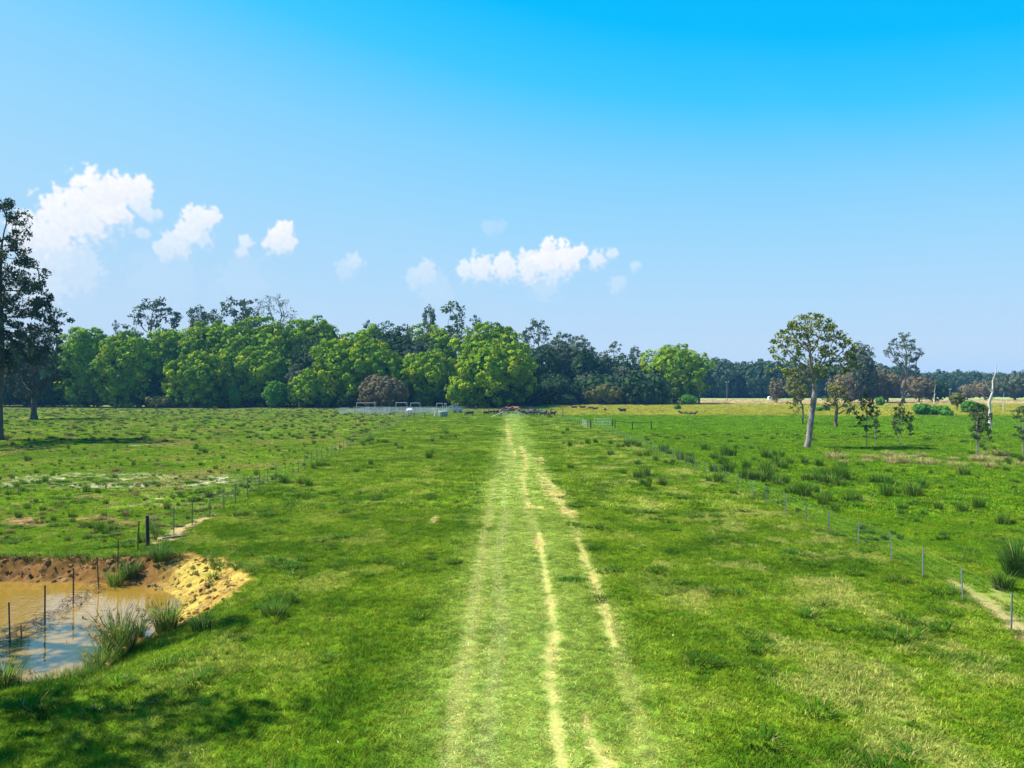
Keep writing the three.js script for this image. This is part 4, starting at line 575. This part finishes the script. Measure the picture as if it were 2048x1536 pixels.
{ // flood debris on the pond fence
  const r = rng(123), w = wood(); for (let k = 0; k < 230; k++) { const t = r(), x = lerp(-16.3, -17, t) + .1 * (r() - .5), d = lerp(22.4, 29, t) + .2 * (r() - .5), o = V3(x, POND_LEVEL + .08 + .22 * r() * (1 + (r() < .15 ? 1 : 0)), -d), a = rv(r).multiplyScalar(.22); a.y *= .6; tube(w, [o, o.clone().add(a), o.clone().addScaledVector(a, 1.6).add(V3(.1 * (r() - .5), -.1, .1 * (r() - .5)))], [.006, .008, .003], 3); }
  single('flood_debris', woodGeo(w), plain(.12, .06, .035), 'tangle of dead reddish weeds caught on the pond fence at water level', 'debris', null, 'stuff');
  const p = wood(); tube(p, [V3(0, 0, 0), V3(.35, .04, .05), V3(.75, .02, -.06), V3(1.05, .06, 0)], [.05, .06, .05, .02], 7); tube(p, [V3(.4, .04, .04), V3(.6, .1, .2)], [.03, .01], 5); const m = single('fallen_branch', woodGeo(p), BARK.grey, 'short grey fallen branch on the bare dirt by the dark timber post', 'branch'); m.position.copy(gnd(gx(325, 1076), gd(1076))).y += .04; m.rotation.y = .5;
  const st = thing('leaning_stake', 'short rusty stake leaning in the pond near the fence', 'stake', [gx(46, 1276, .72), POND_LEVEL - .4, -gd(1276, .72)]); part('shaft', new THREE.CylinderGeometry(.02, .024, .85, 7).translate(0, .42, 0).rotateZ(.05), RUSTY, st); part('wire_tie', new THREE.TorusGeometry(.03, .006, 4, 8).rotateX(1.57).translate(-.03, .78, 0), WIRE, st);
}

// ------------------------------------------------------------------ gates
function farmGate(name, label, width, height, at, turn, group, bars = 5) {
  const t = thing(name, label, 'gate', [at.x, at.y + .12, at.z], turn, group), rad = .03;
  for (const x of [0, width]) part('frame_upright', bar(V3(x, 0, 0), V3(x, height, 0), rad, 7), GALV, t);
  for (let k = 0; k < bars; k++) part('rail', bar(V3(0, height * k / (bars - 1), 0), V3(width, height * k / (bars - 1), 0), k && k < bars - 1 ? .02 : rad, 7), GALV, t);
  part('centre_brace', bar(V3(width * .52, 0, .02), V3(width * .52, height, .02), .018, 6), GALV, t); return t;
}
{
  farmGate('farm_gate', 'closed galvanised five-bar gate in front of the herd', 3.55, 1.4, gnd(-2.1, 180.6), 0);
  const strut = (x0, x1, label) => { const t = thing('gate_strut', label, 'brace', gnd(x0, 180.2).toArray()), y = ground(x1, 180.2) - ground(x0, 180.2); part('pipe', bar(V3(0, y + 1.35, 0), V3(x1 - x0, y + .05, 0), .05, 7), GALV, t); part('end_post', bar(V3(0, -.2, 0), V3(0, 1.55, 0), .055, 8), GALV, t); };
  strut(-2.35, -5.4, 'sloping pale pipe brace left of the closed gate'); strut(1.75, 4.6, 'sloping pale pipe brace right of the closed gate');
  const dx = gx(1182, 857), dd = gd(857);
  farmGate('farm_gate', 'galvanised gate seen end on, swung along the right fence line', 3.4, 1.25, gnd(dx - .55, dd + 3), Math.PI / 2 + .12); farmGate('farm_gate', 'galvanised gate standing half open beside the dark rail', 3.2, 1.25, gnd(gx(1193, 853), gd(851)), .06);
  const railFrame = (name, label, pts, h) => { const t = thing(name, label, 'rail', gnd(pts[0][0], pts[0][1]).toArray()), o = t.position; const feet = pts.map(([x, d]) => gnd(x, d).sub(o)); for (const f of feet) part('post', new THREE.CylinderGeometry(.09, .1, h + .5, 9).translate(f.x, f.y + h / 2 - .2, f.z), TIMBER, t); for (let i = 1; i < feet.length; i++) part('top_rail', bar(feet[i - 1].clone().add(V3(0, h - .12, .1)), feet[i].clone().add(V3(0, h - .16, .1)), .055, 8), TIMBER, t); };
  railFrame('dark_rail', 'dark three-post hitching rail beside the half-open gate', [[gx(1230, 857), gd(857)], [gx(1265, 857.5), gd(857.5)], [gx(1303, 857), gd(857)]], 1.55);
  railFrame('strainer_posts', 'pair of dark strainer posts where the right fence meets the gates', [[gx(1181, 857), gd(857)], [gx(1183.5, 857), gd(856)]], 1.55); railFrame('strainer_posts', 'dark strainer post at the hinge of the half-open gate', [[gx(1225, 853), gd(853)], [gx(1228, 853), gd(852)]], 1.45);
  railFrame('rail_frame', 'dark goalpost-shaped rail at the right end of the herd', [[gx(1102, 834), gd(834)], [gx(1126, 834), gd(834)]], 2.2); railFrame('rail_frame', 'dark goalpost-shaped rail in front of the cattle yards', [[gx(828, 836), gd(836)], [gx(850, 836), gd(836)]], 1.3); railFrame('rail_frame', 'low dark rail in the grass behind the herd', [[gx(1056, 822), gd(822)], [gx(1077, 822), gd(822)]], .9);
}
// ------------------------------------------------------------------ cattle yards
{
  const W = 2.3, H = 1.75, frame = bar(V3(0, 0, 0), V3(0, H, 0), .045, 6), rail = bar(V3(0, 0, 0), V3(W, 0, 0), .03, 5);
  const proto = thing('cattle_hurdle', '', 'panel'); part('upright', frame, GALV, proto); part('upright', frame, GALV, proto).position.x = W; for (let k = 0; k < 6; k++) part('rail', rail, GALV, proto).position.y = .18 + k * (H - .2) / 5; scene.remove(proto); taken.cattle_hurdle = -1;
  const panel = (x, d, turn, label, group) => { const o = copy(proto, label, group); o.position.copy(gnd(x, d)); o.rotation.y = turn; };
  const x0 = gx(678, 829), d0 = gd(829);
  for (let k = 0; k < 13; k++) panel(x0 + k * (W + .08), d0 - k * .25, -.1 * 0 + .108, 'galvanised rail panel in the front side of the cattle yards', 'front panels of the cattle yards');
  for (let k = 0; k < 14; k++) panel(x0 + 1 + k * (W + .08), d0 + 14, .02, 'galvanised rail panel in the rear side of the cattle yards', 'rear panels of the cattle yards');
  for (let k = 0; k < 9; k++) panel(x0 + 6 + k * (W + .08), d0 + 6.5, .02, 'galvanised rail panel between the pens inside the cattle yards', 'inner panels of the cattle yards');
  for (const s of [0, 6, 12.5, 19, 26]) for (let k = 0; k < 5; k++) panel(x0 + s, d0 - s * .1 + .3 + k * (W + .08), Math.PI / 2, 'galvanised rail panel crossing the cattle yards from front to back', 'cross panels of the cattle yards');
  const bow = (pa, pb, h, d, label) => { const a = atX(pa, d), b = atX(pb, d), t = thing('yard_arch', label, 'arch', gnd(a, d).toArray()); for (const x of [0, b - a]) part('upright', bar(V3(x, -.1, 0), V3(x, h, 0), .05, 7), GALV, t); part('crossbar', bar(V3(0, h, 0), V3(b - a, h, 0), .05, 7), GALV, t); for (const [x, s] of [[0, 1], [b - a, -1]]) part('corner_brace', bar(V3(x, h - .6, 0), V3(x + s * .5, h, 0), .035, 6), GALV, t); };
  bow(713, 750, 2.95, 212, 'widest pipe arch over the cattle yards'); bow(792, 814, 2.95, 214, 'pipe arch over the middle of the cattle yards, left of two'); bow(821, 840, 2.95, 210, 'pipe arch over the middle of the cattle yards, right of two'); bow(873, 885, 2.8, 212, 'pipe arch over the race near the loading ramp'); bow(888.5, 893, 2.9, 208, 'narrow pipe arch beside the loading ramp');
  { // loading ramp
    const t = thing('loading_ramp', 'grey sloping cattle loading ramp at the end of the yards', 'ramp', gnd(atX(895, 206), 206).toArray()); part('deck', box(3.4, .12, 1.1).rotateZ(.33).translate(1.4, 1.0, 0), STEEL, t); for (const z of [-.6, .6]) { for (let k = 0; k < 5; k++) part('side_rail', bar(V3(-.3, .55 + k * .3, z), V3(3.0, 1.65 + k * .3, z), .03, 5), GALV, t); for (const [x, h] of [[-.3, 1.9], [1.3, 2.4], [3, 3.1]]) part('upright', bar(V3(x, -.1, z), V3(x, h, z), .045, 6), GALV, t); } part('end_arch', bar(V3(3, 3.1, -.6), V3(3, 3.1, .6), .045, 6), GALV, t);
    const v = thing('cattle_crate', 'low grey steel crate standing behind the loading ramp', 'crate', gnd(atX(916, 210), 210).toArray()); part('body', box(2.6, 1.15, 1.8, 0, .8, 0), STEEL, v); for (let k = 0; k < 5; k++) part('rib', box(.08, 1.25, 1.9, -1.2 + k * .6, .85, 0), GALV, v); for (const x of [-.9, .9]) part('wheel', new THREE.CylinderGeometry(.32, .32, .2, 14).rotateX(1.57).translate(x, .25, .95), TIMBER, v);
    const tank = thing('water_tank', 'grey ribbed round tank standing in front of the yards', 'tank', gnd(gx(886, 834), gd(834)).toArray()); part('shell', new THREE.LatheGeometry([[0, 0], [.8, 0], [.95, .1], [1.12, .75], [1.2, 1.5], [1.16, 1.62], [0, 1.66]].map(([x, y]) => new THREE.Vector2(x, y)), 20), plain(.22, .26, .27, .7), tank); for (const y of [.45, .85, 1.25]) part('rib', new THREE.TorusGeometry(1.03 + y * .12, .035, 6, 24).rotateX(1.57).translate(0, y, 0), plain(.18, .21, .22, .7), tank); part('foot', bar(V3(.9, 0, .4), V3(1.35, .9, .4), .05, 6), TIMBER, tank);
    const pale = thing('pale_tank', 'pinkish-white rounded tank lying among the yard panels', 'tank', gnd(atX(820, 196.6), 196.6).toArray()); part('body', new THREE.CapsuleGeometry(.62, .9, 6, 14).rotateZ(1.57).translate(0, 1.15, 0), plain(.62, .52, .5, .6), pale); for (const x of [-.45, .45]) part('cradle', box(.14, .75, 1, x, .36, 0), TIMBER, pale);
    const chute = thing('white_post', 'short leaning white post between the front panels and the round tank', 'post', gnd(gx(868, 833), gd(833)).toArray()); part('shaft', bar(V3(0, -.1, 0), V3(.35, 1.25, 0), .09, 8), plain(.7, .7, .68), chute); part('cap', new THREE.SphereGeometry(.1, 10, 6).translate(.35, 1.26, 0), plain(.7, .7, .68), chute);
  }
}
// ------------------------------------------------------------------ power poles, far shed
{
  const pole = (px, by, ty, label) => { const d = gd(by), H = (by - ty) / (by - HORIZON) * EYE, t = thing('power_pole', label, 'pole', gnd(atX(px, d), d).toArray(), .15), w = plain(.12, .1, .085); part('shaft', new THREE.CylinderGeometry(.14, .2, H + .6, 9).translate(0, H / 2 - .3, 0), w, t); const c = part('crossarm', box(H * .2, .16, .14, 0, H - .3, .2), plain(.5, .5, .48), t); for (const k of [-.08, .08]) part('insulator', new THREE.CylinderGeometry(.07, .1, .3, 8).translate(H * k, H - .08, .2), plain(.6, .6, .6), c); };
  pole(1454, 805, 763, 'power pole with crossarm in the straw-coloured paddock beside the last domed tree'); pole(1900, 806, 778, 'far power pole with crossarm between the leafless trees');
  const d = 440, s = thing('white_shed', 'tiny white shed before the distant wood', 'shed', gnd(atX(1539, d), d).toArray()); s.scale.setScalar(.6); part('wall', box(3.2, 2.4, 3, 0, 1.2, 0), plain(.75, .76, .78), s); const roof = new THREE.Shape(); roof.moveTo(-1.9, 0); roof.lineTo(0, 1.3); roof.lineTo(1.9, 0); part('roof', new THREE.ExtrudeGeometry(roof, { depth: 3.4, bevelEnabled: false }).translate(0, 2.4, -1.7), plain(.7, .72, .75), s);
}
// ------------------------------------------------------------------ cattle
{
  function cow(joints, bones, tailEnd) {
    const N = 46, S = 1.45, mc = new MarchingCubes(N, plain(1, 1, 1), false, false, 40000), half = N / 2; mc.isolation = 0; mc.field.fill(-1);
    const sd = (p, a, b, ra, rb) => { const ab = b.clone().sub(a), t = clamp(p.clone().sub(a).dot(ab) / ab.lengthSq()); return p.distanceTo(a.clone().addScaledVector(ab, t)) - lerp(ra, rb, t); };
    const J = Object.fromEntries(Object.entries(joints).map(([k, v]) => [k, [V3(v[0], v[1], v[2]), v[3]]])), p = V3();
    for (let z = 0; z < N; z++) for (let y = 0; y < N; y++) for (let x = 0; x < N; x++) { p.set((x - half) / half * S, (y - half) / half * S + .85, (z - half) / half * S); let d = 9; for (const [a, b] of bones) { const q = sd(p, J[a][0], J[b][0], J[a][1], J[b][1]), k = .07, h = clamp(.5 + .5 * (d - q) / k); d = lerp(d, q, h) - k * h * (1 - h); } mc.field[x + y * N + z * N * N] = -d; }
    mc.update(); const g = new THREE.BufferGeometry(), n = mc.count; g.setAttribute('position', new THREE.Float32BufferAttribute(mc.positionArray.slice(0, n * 3), 3)); g.scale(S, S, S); g.translate(0, .85, 0); const m = mergeVertices(g, 1e-3); m.computeVertexNormals(); return m;
  }
  const legs = (h, fold) => Object.fromEntries([['f', .62], ['r', -.68]].flatMap(([q, x]) => [-1, 1].flatMap((s) => { const n = q + (s < 0 ? 'l' : 'r'), w = s * .19, bk = q === 'r' ? -.1 : 0; return [[n + '1', [x, .8, w, .15]], [n + '2', [x + (q === 'r' ? .05 : .02), .52, w, .085]], [n + '3', [x + bk, .3, w, .06]], [n + '4', [x + bk * .6 + .03 * s, .05, w, .06]]]; })));
  const body = { chest: [.55, 1.02, 0, .33], belly: [0, .95, 0, .37], hip: [-.62, 1.08, 0, .31], rump: [-.82, 1.05, 0, .22], with: [.62, 1.22, 0, .2], tail1: [-1.02, 1.15, 0, .045], tail2: [-1.08, .5, 0, .03] };
  const common = [['chest', 'belly'], ['belly', 'hip'], ['hip', 'rump'], ['chest', 'with'], ['rump', 'tail1'], ['tail1', 'tail2'], ...['fl', 'fr', 'rl', 'rr'].flatMap((n) => [[n + '1', n + '2'], [n + '2', n + '3'], [n + '3', n + '4']]), ['chest', 'neck'], ['with', 'neck'], ['neck', 'poll'], ['poll', 'muzzle'], ['poll', 'earl'], ['poll', 'earr']];
  const up = cow({ ...body, ...legs(), neck: [.9, 1.25, 0, .19], poll: [1.12, 1.42, 0, .14], muzzle: [1.34, 1.2, 0, .085], earl: [1.08, 1.45, -.25, .035], earr: [1.08, 1.45, .25, .035] }, common);
  const graze = cow({ ...body, ...legs(), neck: [.95, .9, 0, .17], poll: [1.16, .55, 0, .13], muzzle: [1.26, .2, 0, .085], earl: [1.1, .62, -.24, .035], earr: [1.1, .62, .24, .035] }, common);
  const lieLegs = Object.fromEntries(['fl', 'fr', 'rl', 'rr'].flatMap((n) => { const x = n[0] === 'f' ? .55 : -.6, s = n[1] === 'l' ? -1 : 1; return [[n + '1', [x, .35, s * .26, .16]], [n + '2', [x + .22, .2, s * .38, .1]], [n + '3', [x + .05, .1, s * .42, .07]], [n + '4', [x - .15, .08, s * .38, .06]]]; }));
  const lie = cow({ ...Object.fromEntries(Object.entries(body).map(([k, v]) => [k, [v[0], Math.max(.06, v[1] - .55), v[2], v[3]]])), ...lieLegs, neck: [.9, .78, 0, .19], poll: [1.1, .98, 0, .14], muzzle: [1.34, .8, 0, .085], earl: [1.06, 1.0, -.25, .035], earr: [1.06, 1.0, .25, .035] }, common);
  const hide = { black: plain(.012, .011, .012, .6), brown: plain(.085, .03, .014, .7), orange: plain(.30, .095, .03, .7), dark: plain(.032, .016, .011, .7) };
  const face = new THREE.SphereGeometry(.12, 10, 8).scale(1.25, .75, .85).rotateZ(-.75).translate(1.25, 1.32, 0), faceMat = plain(.75, .7, .64);
  const put = (geo, tone, x, d, turn, s, label, group, white) => { const t = thing('cow', label, 'cow', gnd(x, d).toArray(), turn, group); t.scale.setScalar(s); part('body', geo, hide[tone], t); if (white) part('white_face', face, faceMat, t); };
  put(graze, 'black', gx(939, 832), gd(832), Math.PI, 1.05, 'lone black cow grazing between the yards and the herd'); put(up, 'black', gx(949, 822), gd(820), 1.3, .9, 'black cow with raised head behind the lone grazing cow');
  const herd = [[972, 831, 'dark', .2], [984, 829, 'dark', 2.6], [994, 830, 'brown', 1.2], [1001, 831, 'orange', -1.5], [1010, 824, 'brown', .4], [1018, 822, 'orange', 3], [1027, 822, 'brown', .1], [1033, 823, 'orange', 2.9], [1043, 829, 'black', -1.2], [1050, 831, 'black', .5], [1057, 832, 'black', 2.8], [1064, 830, 'black', -.8], [1071, 832, 'dark', .1], [1078, 830, 'black', 3.1], [1086, 833, 'black', -.3], [1093, 832, 'black', 1.5], [1099, 834, 'orange', -1.9], [1106, 833, 'black', .2], [1012, 829, 'dark', 3], [1022, 828, 'black', .3], [1063, 824, 'black', 3], [1039, 826, 'dark', 2]];
  const words = { black: 'black cow standing packed in the herd behind the gate', dark: 'dark brown cow standing packed in the herd behind the gate', brown: 'reddish brown cow standing packed in the herd behind the gate', orange: 'light ginger cow standing packed in the herd behind the gate' };
  herd.forEach(([px, by, tone, turn], k) => put(up, tone, gx(px, by), gd(by) + 2.5, turn, .88 + .06 * (k % 4), words[tone], `${tone} cows of the herd behind the gate`));
  put(up, 'brown', gx(1151, 820), gd(819), Math.PI, 1, 'brown cow standing leftmost in the yellow grass'); put(up, 'brown', gx(1168, 820), gd(819), Math.PI, 1.05, 'brown white-faced cow behind the leftmost cow in the yellow grass', null, true); put(graze, 'brown', gx(1185, 822), gd(821), 2.9, .95, 'brown cow in the yellow grass with its head low'); put(up, 'brown', gx(1194, 823), gd(822), .2, .9, 'brown cow beside the cow with its head low'); put(up, 'black', gx(1214, 824), gd(823), 1.5, .9, 'black cow seen end on in the yellow grass'); put(up, 'black', gx(1245, 826), gd(826), Math.PI, 1.1, 'black cow with white face standing alone in the yellow grass', null, true);
  put(lie, 'brown', gx(1367, 829), gd(829), Math.PI, 1.15, 'brown cow lying in the grass past the dark rail'); put(lie, 'dark', gx(1385, 830), gd(830), 0, 1.1, 'dark cow lying beside the brown lying cow');
}
scene.traverse((o) => { if (o.isMesh) o.castShadow = o.receiveShadow = true; });
renderer.render(scene, camera);
